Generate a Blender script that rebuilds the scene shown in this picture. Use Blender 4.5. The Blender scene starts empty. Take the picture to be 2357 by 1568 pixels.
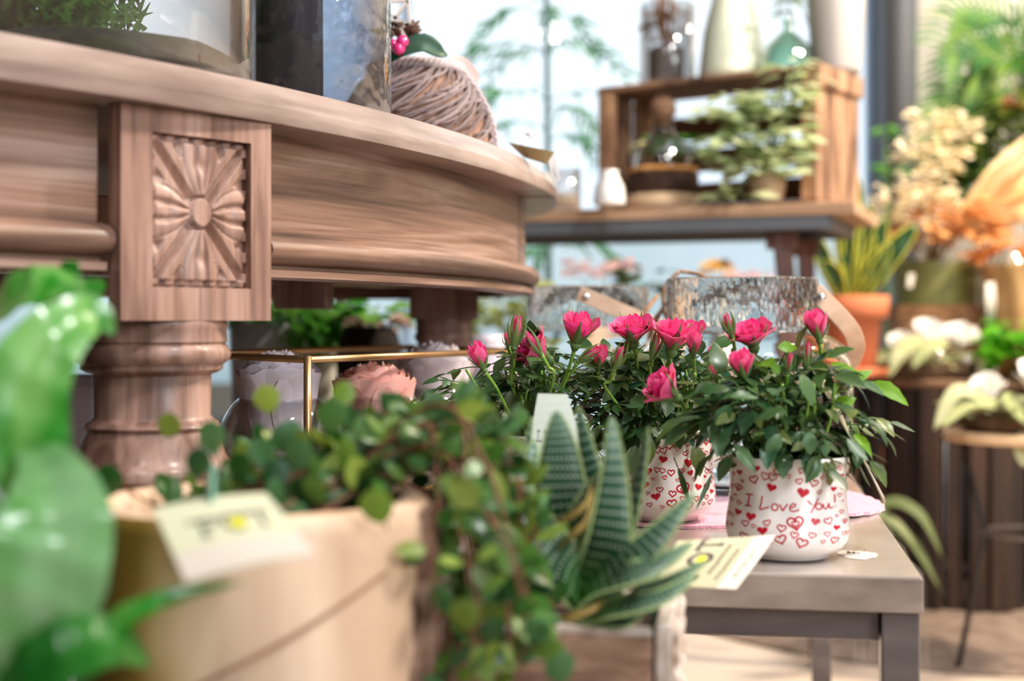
import bpy, bmesh, math, random
from mathutils import Vector, Matrix
R = random.Random(11)
C = bpy.context.scene.collection
SC = bpy.context.scene
F = 3274.0; H = 0.6                      # focal length in pixels, eye height above the shop floor
PI = math.pi
def P(px, py, d):                        # a point at distance d seen at a given place of the frame
    return Vector(((px-1178.5)/F*d, d, H+(740-py)/F*d))
def XY(px, d): return (px-1178.5)/F*d
def ZY(py, d): return H+(740-py)/F*d
def lin(c):
    return tuple((x/255/12.92 if x/255 <= .04045 else ((x/255+.055)/1.055)**2.4) for x in c)+(1.,)

# ---------------- camera, world, lights, exposure
cam = bpy.data.cameras.new('camera'); co = bpy.data.objects.new('camera', cam); C.objects.link(co)
co.location = (0, 0, H); co.rotation_euler = (PI/2, 0, 0)
cam.sensor_width = 36; cam.lens = F/2357*36; cam.shift_y = -44/2357.0
cam.clip_start = .05
cam.dof.use_dof = True; cam.dof.focus_distance = 1.12; cam.dof.aperture_fstop = 4.0
SC.camera = co
w = bpy.data.worlds.new('sky'); SC.world = w; w.use_nodes = True
nt = w.node_tree; bg = nt.nodes['Background']
tc = nt.nodes.new('ShaderNodeTexCoord'); sp = nt.nodes.new('ShaderNodeSeparateXYZ'); cr = nt.nodes.new('ShaderNodeValToRGB')
nt.links.new(tc.outputs['Generated'], sp.inputs[0]); nt.links.new(sp.outputs['Z'], cr.inputs[0])
cr.color_ramp.elements[0].position = .0; cr.color_ramp.elements[0].color = (.70, .86, 1, 1)
cr.color_ramp.elements[1].position = .35; cr.color_ramp.elements[1].color = (.88, .95, 1, 1)
nt.links.new(cr.outputs[0], bg.inputs[0]); bg.inputs[1].default_value = .88
SC.view_settings.view_transform = 'Standard'; SC.view_settings.look = 'None'
SC.view_settings.exposure = .76; SC.view_settings.gamma = 1; SC.view_settings.use_curve_mapping = False
SC.cycles.max_bounces = 14; SC.cycles.transparent_max_bounces = 16; SC.cycles.transmission_bounces = 12
SC.cycles.sample_clamp_indirect = 6
SC.cycles.caustics_refractive = False; SC.cycles.caustics_reflective = False
def area(name, loc, target, size, power, col):
    l = bpy.data.lights.new(name, 'AREA'); l.shape = 'DISK'; l.size = size; l.energy = power; l.color = col
    o = bpy.data.objects.new(name, l); C.objects.link(o); o.location = loc
    o.rotation_euler = (Vector(target)-Vector(loc)).to_track_quat('-Z', 'Y').to_euler(); return o
area('overhead_spot_or_fill', (1.9, 1.9, 2.3), (1.0, 3.1, .6), .25, 62, (1, .86, .68))
area('overhead_spot_or_fill', (.9, .2, 2.3), (.15, 1.0, .5), .3, 23, (1, .98, .97))  # added fill over the bench, an unseen source
area('overhead_spot_or_fill', (2.0, 3.5, 2.5), (2.0, 4.6, 1.5), .3, 30, (1, .96, .9))  # added to brighten the cream back wall
area('overhead_spot_or_fill', (-.3, -.5, 2.3), (-.2, .8, .5), .4, 7, (.98, .97, 1))  # added weak fill from the front left, unseen source
area('overhead_spot_or_fill', (1.3, 1.6, 2.35), (.45, 2.5, .85), .2, 16, (1, .9, .76))
area('front_right_fill', (1.9, -1.0, 1.5), (0, 1.2, .45), 1.0, 26, (.94, .97, 1))  # added cool area fill from the right, lighting things below the tabletop

# ---------------- mesh builder
class MB:
    def __init__(s): s.v = []; s.f = []; s.m = []; s.uv = {}
    def add(s, vs, fs, mi=0):
        b = len(s.v); s.v += [Vector(v) for v in vs]
        for f in fs: s.f.append(tuple(b+i for i in f)); s.m.append(mi)
        return b
    def box(s, c, size, rz=0, mi=0, rot=None):
        hx, hy, hz = size[0]/2, size[1]/2, size[2]/2
        M = rot if rot is not None else Matrix.Rotation(rz, 3, 'Z'); c = Vector(c)
        vs = [c+M@Vector((x, y, z)) for z in (-hz, hz) for x, y in ((-hx, -hy), (hx, -hy), (hx, hy), (-hx, hy))]
        s.add(vs, [(3, 2, 1, 0), (4, 5, 6, 7), (0, 1, 5, 4), (1, 2, 6, 5), (2, 3, 7, 6), (3, 0, 4, 7)], mi)
    def hexa(s, lo, hi, mi=0):            # four bottom and four top points
        s.add(list(lo)+list(hi), [(3, 2, 1, 0), (4, 5, 6, 7), (0, 1, 5, 4), (1, 2, 6, 5), (2, 3, 7, 6), (3, 0, 4, 7)], mi)
    def tube(s, path, r, n=8, mi=0, cap=True):
        path = [Vector(p) for p in path]; k = len(path)
        rr = r if isinstance(r, (list, tuple)) else [r]*k
        vs = []; up = None
        for i, p in enumerate(path):
            t = (path[min(i+1, k-1)]-path[max(i-1, 0)])
            t = t.normalized() if t.length > 1e-9 else Vector((0, 0, 1))
            if up is None:
                up = Vector((0, 0, 1)) if abs(t.z) < .9 else Vector((1, 0, 0))
            a = t.cross(up)
            if a.length < 1e-6: a = t.orthogonal()
            a.normalize(); b = a.cross(t).normalized(); up = b
            for j in range(n):
                q = 2*PI*j/n; vs.append(p+(a*math.cos(q)+b*math.sin(q))*rr[i])
        fs = [(i*n+j, i*n+(j+1) % n, (i+1)*n+(j+1) % n, (i+1)*n+j) for i in range(k-1) for j in range(n)]
        if cap: fs += [tuple(range(n))[::-1], tuple((k-1)*n+j for j in range(n))]
        s.add(vs, fs, mi)
    def lathe(s, prof, c, n=48, mi=0, fn=None):
        c = Vector(c); vs = []
        for r, z in prof:
            for j in range(n):
                a = 2*PI*j/n; q = fn(a, z) if fn else 1
                vs.append(c+Vector((max(r, 1e-5)*q*math.cos(a), max(r, 1e-5)*q*math.sin(a), z)))
        k = len(prof)
        s.add(vs, [(i*n+j, i*n+(j+1) % n, (i+1)*n+(j+1) % n, (i+1)*n+j) for i in range(k-1) for j in range(n)], mi)
    def grid(s, rows, mi=0, close=False):
        n = len(rows[0]); vs = [p for r in rows for p in r]
        m = n if close else n-1
        s.add(vs, [(i*n+j, i*n+(j+1) % n, (i+1)*n+(j+1) % n, (i+1)*n+j) for i in range(len(rows)-1) for j in range(m)], mi)
    def ball(s, c, r, n=10, mi=0, sc=(1, 1, 1)):
        c = Vector(c); k = max(4, n//2+1); rows = []
        for i in range(k+1):
            a = PI*i/k
            rows.append([c+Vector((r*sc[0]*math.sin(a)*math.cos(2*PI*j/n), r*sc[1]*math.sin(a)*math.sin(2*PI*j/n), -r*sc[2]*math.cos(a))) for j in range(n)])
        s.grid(rows, mi, True)
    def ribbon(s, path, wd, w, t, mi=0):   # flat strap: width direction per point
        path = [Vector(p) for p in path]; rows = []
        for i, p in enumerate(path):
            tg = (path[min(i+1, len(path)-1)]-path[max(i-1, 0)]).normalized()
            d = Vector(wd[i] if isinstance(wd, list) else wd); d = (d-tg*d.dot(tg)).normalized(); nn = tg.cross(d)
            rows.append([p+d*w/2*a+nn*t/2*b for a, b in ((-1, -1), (1, -1), (1, 1), (-1, 1))])
        b = len(s.v); s.grid(rows, mi, True); k = len(path)
        s.f += [(b+3, b+2, b+1, b), tuple(b+(k-1)*4+j for j in range(4))]; s.m += [mi, mi]
    def blade(s, path, wid, nrm, fold=.2, n=4, mi=0, bend=0, serr=0, uvs=None, wave=0):
        # leaf blade along a path: widths, facing direction, folded along the midrib
        path = [Vector(p) for p in path]; rows = []; k = len(path); nrm = Vector(nrm)
        for i, p in enumerate(path):
            tg = (path[min(i+1, k-1)]-path[max(i-1, 0)]).normalized()
            sd = tg.cross(nrm)
            if sd.length < 1e-5: sd = tg.orthogonal()
            sd.normalize(); nn = sd.cross(tg)
            row = []
            ww = wid[i]*(1+(serr*(.5 if i % 2 else -.5)))
            for j in range(n+1):
                t = -1+2*j/n
                row.append(p+sd*t*ww/2+nn*ww*(fold*abs(t)-bend*t*t)+nn*wave*ww*math.sin(i*1.7+t*2))
            rows.append(row)
        b = len(s.v); s.grid(rows, mi)
        for i in range(k):
            for j in range(n+1): s.uv[b+i*(n+1)+j] = (j/n, i/(k-1))
    def build(s, name, mat, parent=None, world=True, smooth=True, bevel=0, solid=0, sub=0, recalc=True, sharp=0):
        off = Vector((0, 0, 0))
        if parent is not None and world:
            off = Vector(parent.get('wl', (0, 0, 0)))
        me = bpy.data.meshes.new(name); me.from_pydata([v-off for v in s.v], [], s.f)
        mats = mat if isinstance(mat, (list, tuple)) else [mat]
        for m in mats: me.materials.append(m)
        me.polygons.foreach_set('material_index', s.m)
        if smooth: me.polygons.foreach_set('use_smooth', [True]*len(me.polygons))
        if s.uv:
            ul = me.uv_layers.new(name='uv')
            for l in me.loops: ul.data[l.index].uv = s.uv.get(l.vertex_index, (0, 0))
        me.update()
        if recalc:
            bm = bmesh.new(); bm.from_mesh(me); bmesh.ops.recalc_face_normals(bm, faces=bm.faces); bm.to_mesh(me); bm.free()
        o = bpy.data.objects.new(name, me); C.objects.link(o)
        if parent is not None:
            o.parent = parent; o['wl'] = tuple(parent.get('wl', (0, 0, 0)))
        if bevel:
            b = o.modifiers.new('bevel', 'BEVEL'); b.width = bevel; b.segments = 2; b.limit_method = 'ANGLE'; b.angle_limit = .6
            if smooth: me.set_sharp_from_angle(angle=.7)
        if sharp: me.set_sharp_from_angle(angle=sharp)
        if solid:
            q = o.modifiers.new('solid', 'SOLIDIFY'); q.thickness = solid; q.offset = 0
        if sub:
            q = o.modifiers.new('sub', 'SUBSURF'); q.levels = sub; q.render_levels = sub
        return o
def tag(o, label=None, cat=None, group=None, kind=None):
    for k, v in (('label', label), ('category', cat), ('group', group), ('kind', kind)):
        if v: o[k] = v
    return o
def thing(name, label, cat, loc=(0, 0, 0), rz=0, group=None):
    o = bpy.data.objects.new(name, None); C.objects.link(o); o.location = loc; o.rotation_euler = (0, 0, rz)
    o.empty_display_size = .02; o['wl'] = tuple(loc); return tag(o, label, cat, group)
def copy_tree(o, parent=None):
    c = o.copy(); C.objects.link(c); c.parent = parent
    for ch in [x for x in C.objects if x.parent == o]: copy_tree(ch, c)
    return c
def smoothpath(pts, n=6):                 # Catmull-Rom through points
    pts = [Vector(p) for p in pts]; out = []
    q = [pts[0]*2-pts[1]]+pts+[pts[-1]*2-pts[-2]]
    for i in range(1, len(q)-2):
        for k in range(n):
            t = k/n; a, b, c, d = q[i-1], q[i], q[i+1], q[i+2]
            out.append(.5*((2*b)+(c-a)*t+(2*a-5*b+4*c-d)*t*t+(3*b-a-3*c+d)*t**3))
    out.append(pts[-1]); return out

# ---------------- materials
def mat(name, col, rough=.5, metal=0, trans=0, col2=None, scale=20, stretch=(1, 1, 1), bump=0, bscale=None, coat=0, detail=4,
        subs=0, ior=1.45, alpha=1, emis=0, tl=0, island=0, col3=None, spec=.5, lo=.35, hi=.65, dist=0, sheen=0, sharp=None, coords='Object'):
    m = bpy.data.materials.new(name); m.use_nodes = True; nt = m.node_tree; N = nt.nodes; L = nt.links
    b = N['Principled BSDF']; b.inputs['Roughness'].default_value = rough; b.inputs['Metallic'].default_value = metal
    b.inputs['IOR'].default_value = ior; b.inputs['Transmission Weight'].default_value = trans
    b.inputs['Coat Weight'].default_value = coat; b.inputs['Alpha'].default_value = alpha; b.inputs['Coat Roughness'].default_value = .15
    b.inputs['Specular IOR Level'].default_value = spec; b.inputs['Sheen Weight'].default_value = sheen
    if subs: b.inputs['Subsurface Weight'].default_value = subs; b.inputs['Subsurface Radius'].default_value = (.01, .005, .004)
    c1 = lin(col); b.inputs['Base Color'].default_value = c1
    src = None
    if col2 is not None or bump:
        tc = N.new('ShaderNodeTexCoord'); mp = N.new('ShaderNodeMapping'); mp.inputs['Scale'].default_value = stretch
        L.new(tc.outputs[coords], mp.inputs[0])
    if col2 is not None:
        nz = N.new('ShaderNodeTexNoise'); nz.inputs['Scale'].default_value = scale; nz.inputs['Detail'].default_value = detail
        nz.inputs['Distortion'].default_value = dist
        L.new(mp.outputs[0], nz.inputs[0]); r = N.new('ShaderNodeValToRGB'); L.new(nz.outputs['Fac'], r.inputs[0])
        r.color_ramp.elements[0].position = lo; r.color_ramp.elements[0].color = c1
        r.color_ramp.elements[1].position = hi; r.color_ramp.elements[1].color = lin(col2)
        if col3: e = r.color_ramp.elements.new((lo+hi)/2); e.color = lin(col3)
        src = r.outputs[0]
    if island:
        g = N.new('ShaderNodeNewGeometry'); hs = N.new('ShaderNodeValToRGB'); L.new(g.outputs['Random Per Island'], hs.inputs[0])
        cols = [col]+list(island); e = hs.color_ramp.elements
        e[0].color = lin(cols[0]); e[1].color = lin(cols[-1]); e[1].position = 1
        for i in range(1, len(cols)-1): q = e.new(i/(len(cols)-1)); q.color = lin(cols[i])
        if src:
            mx = N.new('ShaderNodeMix'); mx.data_type = 'RGBA'; mx.inputs[0].default_value = .35
            L.new(hs.outputs[0], mx.inputs[6]); L.new(src, mx.inputs[7]); src = mx.outputs[2]
        else: src = hs.outputs[0]
    if src: L.new(src, b.inputs['Base Color'])
    if bump:
        nb = N.new('ShaderNodeTexNoise'); nb.inputs['Scale'].default_value = bscale or scale; nb.inputs['Detail'].default_value = detail
        L.new(mp.outputs[0], nb.inputs[0]); bp = N.new('ShaderNodeBump'); bp.inputs['Strength'].default_value = bump
        bp.inputs['Distance'].default_value = .002
        L.new(nb.outputs['Fac'], bp.inputs['Height']); L.new(bp.outputs[0], b.inputs['Normal'])
    if tl:                                # thin leaf or petal: part of the light passes through
        t = N.new('ShaderNodeBsdfTranslucent'); mix = N.new('ShaderNodeMixShader'); mix.inputs[0].default_value = tl
        if src: L.new(src, t.inputs[0])
        else: t.inputs[0].default_value = c1
        L.new(b.outputs[0], mix.inputs[1]); L.new(t.outputs[0], mix.inputs[2]); L.new(mix.outputs[0], N['Material Output'].inputs[0])
    if emis: b.inputs['Emission Color'].default_value = c1; b.inputs['Emission Strength'].default_value = emis
    return m
def wood(name, c1, c2, c3, sc, st, rough=.45, coat=.12):
    m = mat(name, c1, rough, col2=c2, scale=sc, stretch=st, bump=.1, bscale=sc*4, detail=7, dist=.8, col3=c3, lo=.34, hi=.66, coat=coat); N = m.node_tree.nodes; L = m.node_tree.links
    tc = N.new('ShaderNodeTexCoord'); mp = N.new('ShaderNodeMapping'); mp.inputs['Scale'].default_value = tuple(x*sc*(5 if x == max(st) else 2.2) for x in st); L.new(tc.outputs['Object'], mp.inputs[0])
    nz = N.new('ShaderNodeTexNoise'); nz.inputs['Scale'].default_value = 1.4; nz.inputs['Detail'].default_value = 5; L.new(mp.outputs[0], nz.inputs[0])
    r = N.new('ShaderNodeValToRGB'); r.color_ramp.elements[0].position = .32; r.color_ramp.elements[0].color = (.42, .38, .36, 1); r.color_ramp.elements[1].position = .55; r.color_ramp.elements[1].color = (1, 1, 1, 1); L.new(nz.outputs['Fac'], r.inputs[0])
    b = N['Principled BSDF']; old = b.inputs['Base Color'].links[0].from_socket; mx = N.new('ShaderNodeMix'); mx.data_type = 'RGBA'; mx.blend_type = 'MULTIPLY'; mx.inputs[0].default_value = .6
    L.new(old, mx.inputs[6]); L.new(r.outputs[0], mx.inputs[7]); L.new(mx.outputs[2], b.inputs['Base Color']); return m
woodH = wood('table_wood', (176, 146, 132), (88, 64, 54), (142, 108, 90), 3.0, (.8, .8, 16))
woodB = wood('table_leg_wood', (180, 146, 132), (104, 74, 62), (158, 122, 106), 9, (3.2, 3.2, .35))
woodT = wood('table_top_wood', (178, 158, 148), (112, 90, 82), (146, 124, 114), 3, (1, 1, 4), .4, .2)
woodD = mat('dark_joint', (52, 34, 25), .7)
greyw = mat('grey_painted_board', (150, 134, 122), .42, col2=(112, 98, 90), scale=14, stretch=(1, 3, 3), bump=.15, detail=6, coat=.35)
greyt = mat('grey_board_top', (184, 170, 160), .25, col2=(156, 142, 132), scale=9, bump=.05, detail=6, coat=.6)
greyd = mat('grey_board_dark', (96, 86, 84), .33, col2=(72, 64, 63), scale=6, stretch=(1, 6, 8), bump=.08, coat=.5)
white_cer = mat('white_glazed_ceramic', (243, 236, 232), .12, coat=.5)
red = mat('red_print', (196, 22, 44), .3)
pinkM = mat('rose_petal', (242, 86, 158), .5, island=[(230, 44, 132), (250, 112, 162), (216, 26, 116)], tl=.4, sheen=.2)
sepM = mat('sepal_green', (120, 150, 82), .55, island=[(86, 122, 66), (146, 168, 100)], tl=.15)
stemM = mat('rose_stem_green', (118, 160, 60), .45)
leafM = mat('rose_leaf', (38, 72, 38), .38, island=[(64, 98, 50), (30, 62, 42), (92, 122, 58), (44, 86, 62), (116, 128, 66), (36, 66, 36)], tl=.28, coat=.1)
limeM = mat('young_leaf', (134, 186, 50), .4, tl=.5, col2=(110, 160, 44), scale=60)
soilM = mat('potting_soil', (44, 31, 24), .95, col2=(70, 50, 38), scale=180, bump=1, detail=5)
def thinglass(name, tint=(255, 255, 255), k=.55, bump=0, bs=20):
    m = bpy.data.materials.new(name); m.use_nodes = True; N = m.node_tree.nodes; L = m.node_tree.links; N.remove(N['Principled BSDF'])
    t = N.new('ShaderNodeBsdfTransparent'); t.inputs[0].default_value = lin(tint); g = N.new('ShaderNodeBsdfGlossy'); g.inputs['Roughness'].default_value = .02
    lw = N.new('ShaderNodeLayerWeight'); lw.inputs[0].default_value = .35; mu = N.new('ShaderNodeMath'); mu.operation = 'MULTIPLY_ADD'; mu.inputs[1].default_value = k; mu.inputs[2].default_value = .03 if k > .3 else .004
    L.new(lw.outputs['Facing'], mu.inputs[0]); mx = N.new('ShaderNodeMixShader'); L.new(mu.outputs[0], mx.inputs[0]); L.new(t.outputs[0], mx.inputs[1]); L.new(g.outputs[0], mx.inputs[2]); L.new(mx.outputs[0], N['Material Output'].inputs[0])
    if bump:
        tc = N.new('ShaderNodeTexCoord'); nz = N.new('ShaderNodeTexNoise'); nz.inputs['Scale'].default_value = bs; L.new(tc.outputs['Object'], nz.inputs[0]); b = N.new('ShaderNodeBump'); b.inputs['Strength'].default_value = bump; b.inputs['Distance'].default_value = .01; L.new(nz.outputs['Fac'], b.inputs['Height']); L.new(b.outputs[0], g.inputs['Normal']); L.new(b.outputs[0], lw.inputs['Normal'])
    return m
thinG = thinglass('thin_clear_glass', k=.85)
glassM = thinG
paneG = thinglass('window_glass', k=.15)
goldM = mat('brass_wire', (190, 150, 104), .32, metal=.85)
steel = mat('bolt_steel', (205, 205, 208), .2, metal=1)
leather = mat('leather_strap', (222, 190, 164), .55, col2=(206, 172, 146), scale=60, bump=.1)
blackM = mat('black_metal', (38, 34, 33), .5)
def bubble():
    m = mat('bubble_glass', (252, 253, 252), .02, trans=1, ior=1.2); N = m.node_tree.nodes; L = m.node_tree.links
    tc = N.new('ShaderNodeTexCoord'); mp = N.new('ShaderNodeMapping'); mp.inputs['Scale'].default_value = (1, 1, .45)
    L.new(tc.outputs['Object'], mp.inputs[0]); v = N.new('ShaderNodeTexVoronoi'); v.inputs['Scale'].default_value = 150; L.new(mp.outputs[0], v.inputs[0])
    r = N.new('ShaderNodeValToRGB'); r.color_ramp.elements[0].position = .0; r.color_ramp.elements[1].position = .45
    L.new(v.outputs['Distance'], r.inputs[0]); n = N.new('ShaderNodeTexNoise'); n.inputs['Scale'].default_value = 55; L.new(mp.outputs[0], n.inputs[0])
    a = N.new('ShaderNodeMath'); a.operation = 'ADD'; L.new(r.outputs[0], a.inputs[0]); L.new(n.outputs[0], a.inputs[1])
    b = N.new('ShaderNodeBump'); b.inputs['Strength'].default_value = .22; b.inputs['Distance'].default_value = .003
    L.new(a.outputs[0], b.inputs['Height']); L.new(b.outputs[0], N['Principled BSDF'].inputs['Normal']); return m
def add_bubbles(m):
    N = m.node_tree.nodes; L = m.node_tree.links; v = [n for n in N if n.type == 'TEX_VORONOI'][0]; b = N['Principled BSDF']
    r = N.new('ShaderNodeMapRange'); r.inputs[1].default_value = .4; r.inputs[2].default_value = .08; r.inputs[3].default_value = .0; r.inputs[4].default_value = .35; L.new(v.outputs['Distance'], r.inputs[0])
    d = N.new('ShaderNodeBsdfTranslucent'); d.inputs[0].default_value = (.95, .97, 1, 1); d2 = N.new('ShaderNodeBsdfDiffuse'); d2.inputs[0].default_value = (.95, .97, 1, 1); a = N.new('ShaderNodeMixShader'); L.new(d.outputs[0], a.inputs[1]); L.new(d2.outputs[0], a.inputs[2])
    mx = N.new('ShaderNodeMixShader'); L.new(r.outputs[0], mx.inputs[0]); L.new(b.outputs[0], mx.inputs[1]); L.new(a.outputs[0], mx.inputs[2]); L.new(mx.outputs[0], N['Material Output'].inputs[0]); return m
bubbleM = add_bubbles(bubble())

# ---------------- the room
def struct(name, mb, m, **k): return tag(mb.build(name, m, **k), kind='structure')
floorM = mat('pale_screed_floor', (222, 202, 184), .5, col2=(205, 184, 166), scale=2.5, detail=3)
b = MB(); b.box((0, 1.7, -.02), (6.4, 7.0, .04)); struct('floor', b, floorM)
wallM = mat('cream_plaster', (232, 224, 212), .9, col2=(222, 212, 198), scale=3)
wallL = mat('brown_grey_wall', (84, 74, 68), .9)
colM = mat('dark_grey_column', (80, 80, 84), .6)
frameM = mat('blue_grey_window_frame', (142, 164, 196), .5)
YW = 4.6
b = MB(); b.box(((XY(2095, YW)+3.2)/2, YW+.1, 1.4), (3.2-XY(2095, YW), .2, 2.8)); struct('wall_back', b, wallM)
b = MB(); b.box((XY(2066, YW-.1), YW-.1, 1.4), (.082, .16, 2.8)); struct('trim_1', b, colM)
b = MB(); b.box((3.25, 1.7, 1.4), (.1, 7.0, 2.8)); struct('wall_right', b, wallM)
b = MB(); b.box((-3.25, 1.7, 1.4), (.1, 7.0, 2.8)); struct('wall_left', b, wallL)  # unseen wall, added to block light from the left
b = MB(); b.box((-1.2, -1.85, 1.4), (4.0, .1, 2.8)); struct('wall_rear', b, wallL)  # unseen wall, added to leave light only from the right rear
b = MB(); b.box((0, 1.7, 2.85), (6.4, 7.0, .1)); struct('ceiling', b, mat('grey_ceiling', (120, 114, 108), .9))
b = MB()
for x in (-3.1, -1.5, -.35, XY(2026, YW)): b.box((x, YW+.1, 1.4), (.034, .08, 2.8))
b.box((-.95, YW+.1, 2.72), (4.4, .08, .14)); b.box((-.95, YW+.1, .03), (4.4, .12, .06))
fr = struct('window_1', b, frameM, bevel=.004)
gb = MB(); gb.box((-.95, YW+.1, 1.38), (4.3, .008, 2.6)); g = gb.build('pane', paneG, fr)
b = MB(); b.box((-1.9, YW-.05, .2), (2.9, .12, .4)); struct('wall_window_sill', b, mat('grey_knee_wall', (96, 98, 98), .8))
b = MB(); b.box((0, 10.2, -.03), (20, 10, .04)); struct('ground', b, mat('pale_paving', (205, 215, 218), .8, col2=(190, 204, 206), scale=1))
b = MB(); b.box((0, 12, .66), (20, .2, 1.32)); gw = struct('wall_garden', b, mat('pale_green_render', (204, 218, 220), .9, col2=(222, 232, 236), scale=.8))

# ---------------- the big oval table
EC = Vector((-.525, 1.258)); EA, EB, ET = .876, .456, 1.0775
def oval(off, z, n=160, a0=0, a1=2*PI):
    c, s = math.cos(ET), math.sin(ET); out = []
    for i in range(n):
        t = a0+(a1-a0)*i/(n if a1-a0 > 6.2 else max(1, n-1))
        u, v = EA*math.cos(t), EB*math.sin(t); nx, ny = math.cos(t)/EA, math.sin(t)/EB; l = math.hypot(nx, ny)
        u -= off*nx/l; v -= off*ny/l
        out.append(Vector((EC.x+c*u-s*v, EC.y+s*u+c*v, z)))
    return out
def tpar(px, near=True, off=0.04):        # parameter of the oval under a given bearing
    best = (0, 9, 9e9)
    for i in range(2000):
        t = 2*PI*i/2000; p = oval(off, 0, 1, t, t+.01)[0]
        e = abs(p.x/p.y*F+1178.5-px)
        if .7 < p.y < 1.55 and e < best[2]: best = (t, p.y, e)
    return best[0]
ZB = H+.1358
table = thing('oval_table', 'large antique oval wooden table with carved leg blocks, in front of the window', 'table', (EC.x, EC.y, 0))
b = MB(); n = 200
prof = [(.12, ZB), (.0, ZB), (-.001, ZB+.003), (-.001, ZB+.011), (.001, ZB+.0125), (.012, ZB+.0265), (.016, ZB+.0298), (.03, ZB+.0305)]
b.grid([oval(o, z, n) for o, z in prof], close=True)
b.add(oval(.03, ZB+.0305, n), [tuple(range(n))]); b.add(oval(.12, ZB, n), [tuple(range(n))[::-1]])
b.build('tabletop', woodT, table, sharp=.35)
ZA = H+.031
b = MB()
aprof = [(.037, ZB), (.037, ZA+.031), (.031, ZA+.0305), (.024, ZA+.028), (.0195, ZA+.023), (.0190, ZA+.0185), (.0215, ZA+.0135), (.027, ZA+.0105), (.034, ZA+.0095), (.034, ZA+.0070), (.0275, ZA+.006), (.0275, ZA+.0008), (.030, ZA), (.06, ZA), (.062, ZB)]
ta, tb_ = tpar(575, off=.04), tpar(214, off=.04)
if tb_ > ta: lo_t, hi_t = tb_, ta+2*PI
else: lo_t, hi_t = ta, tb_+2*PI
ar = [oval(o, z, n, lo_t, hi_t) for o, z in aprof]
b.grid(ar); k_ = len(ar)
b.add([r_[0] for r_ in ar], [tuple(range(k_))]); b.add([r_[-1] for r_ in ar], [tuple(range(k_))])
b.build('apron', woodH, table, sharp=1.0)
# joints in the top and apron
b = MB(); tj = tpar(1199, off=.037); p = oval(.0372, 0, 1, tj, tj+.01)[0]; q = oval(.03, 0, 1, tj, tj+.01)[0]; dr = (q-p).normalized()
b.box((p.x, p.y, (ZB+ZA+.028)/2), (.0012, .0012, ZB-ZA-.028), 0)
p0 = oval(.037, ZB-.0002, 1, tj, tj+.01)[0]; p1 = oval(.0, ZB-.0002, 1, tj, tj+.01)[0]; b.tube([p0, p1], .0006, 4)
b.build('joint_line', woodD, table)
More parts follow.
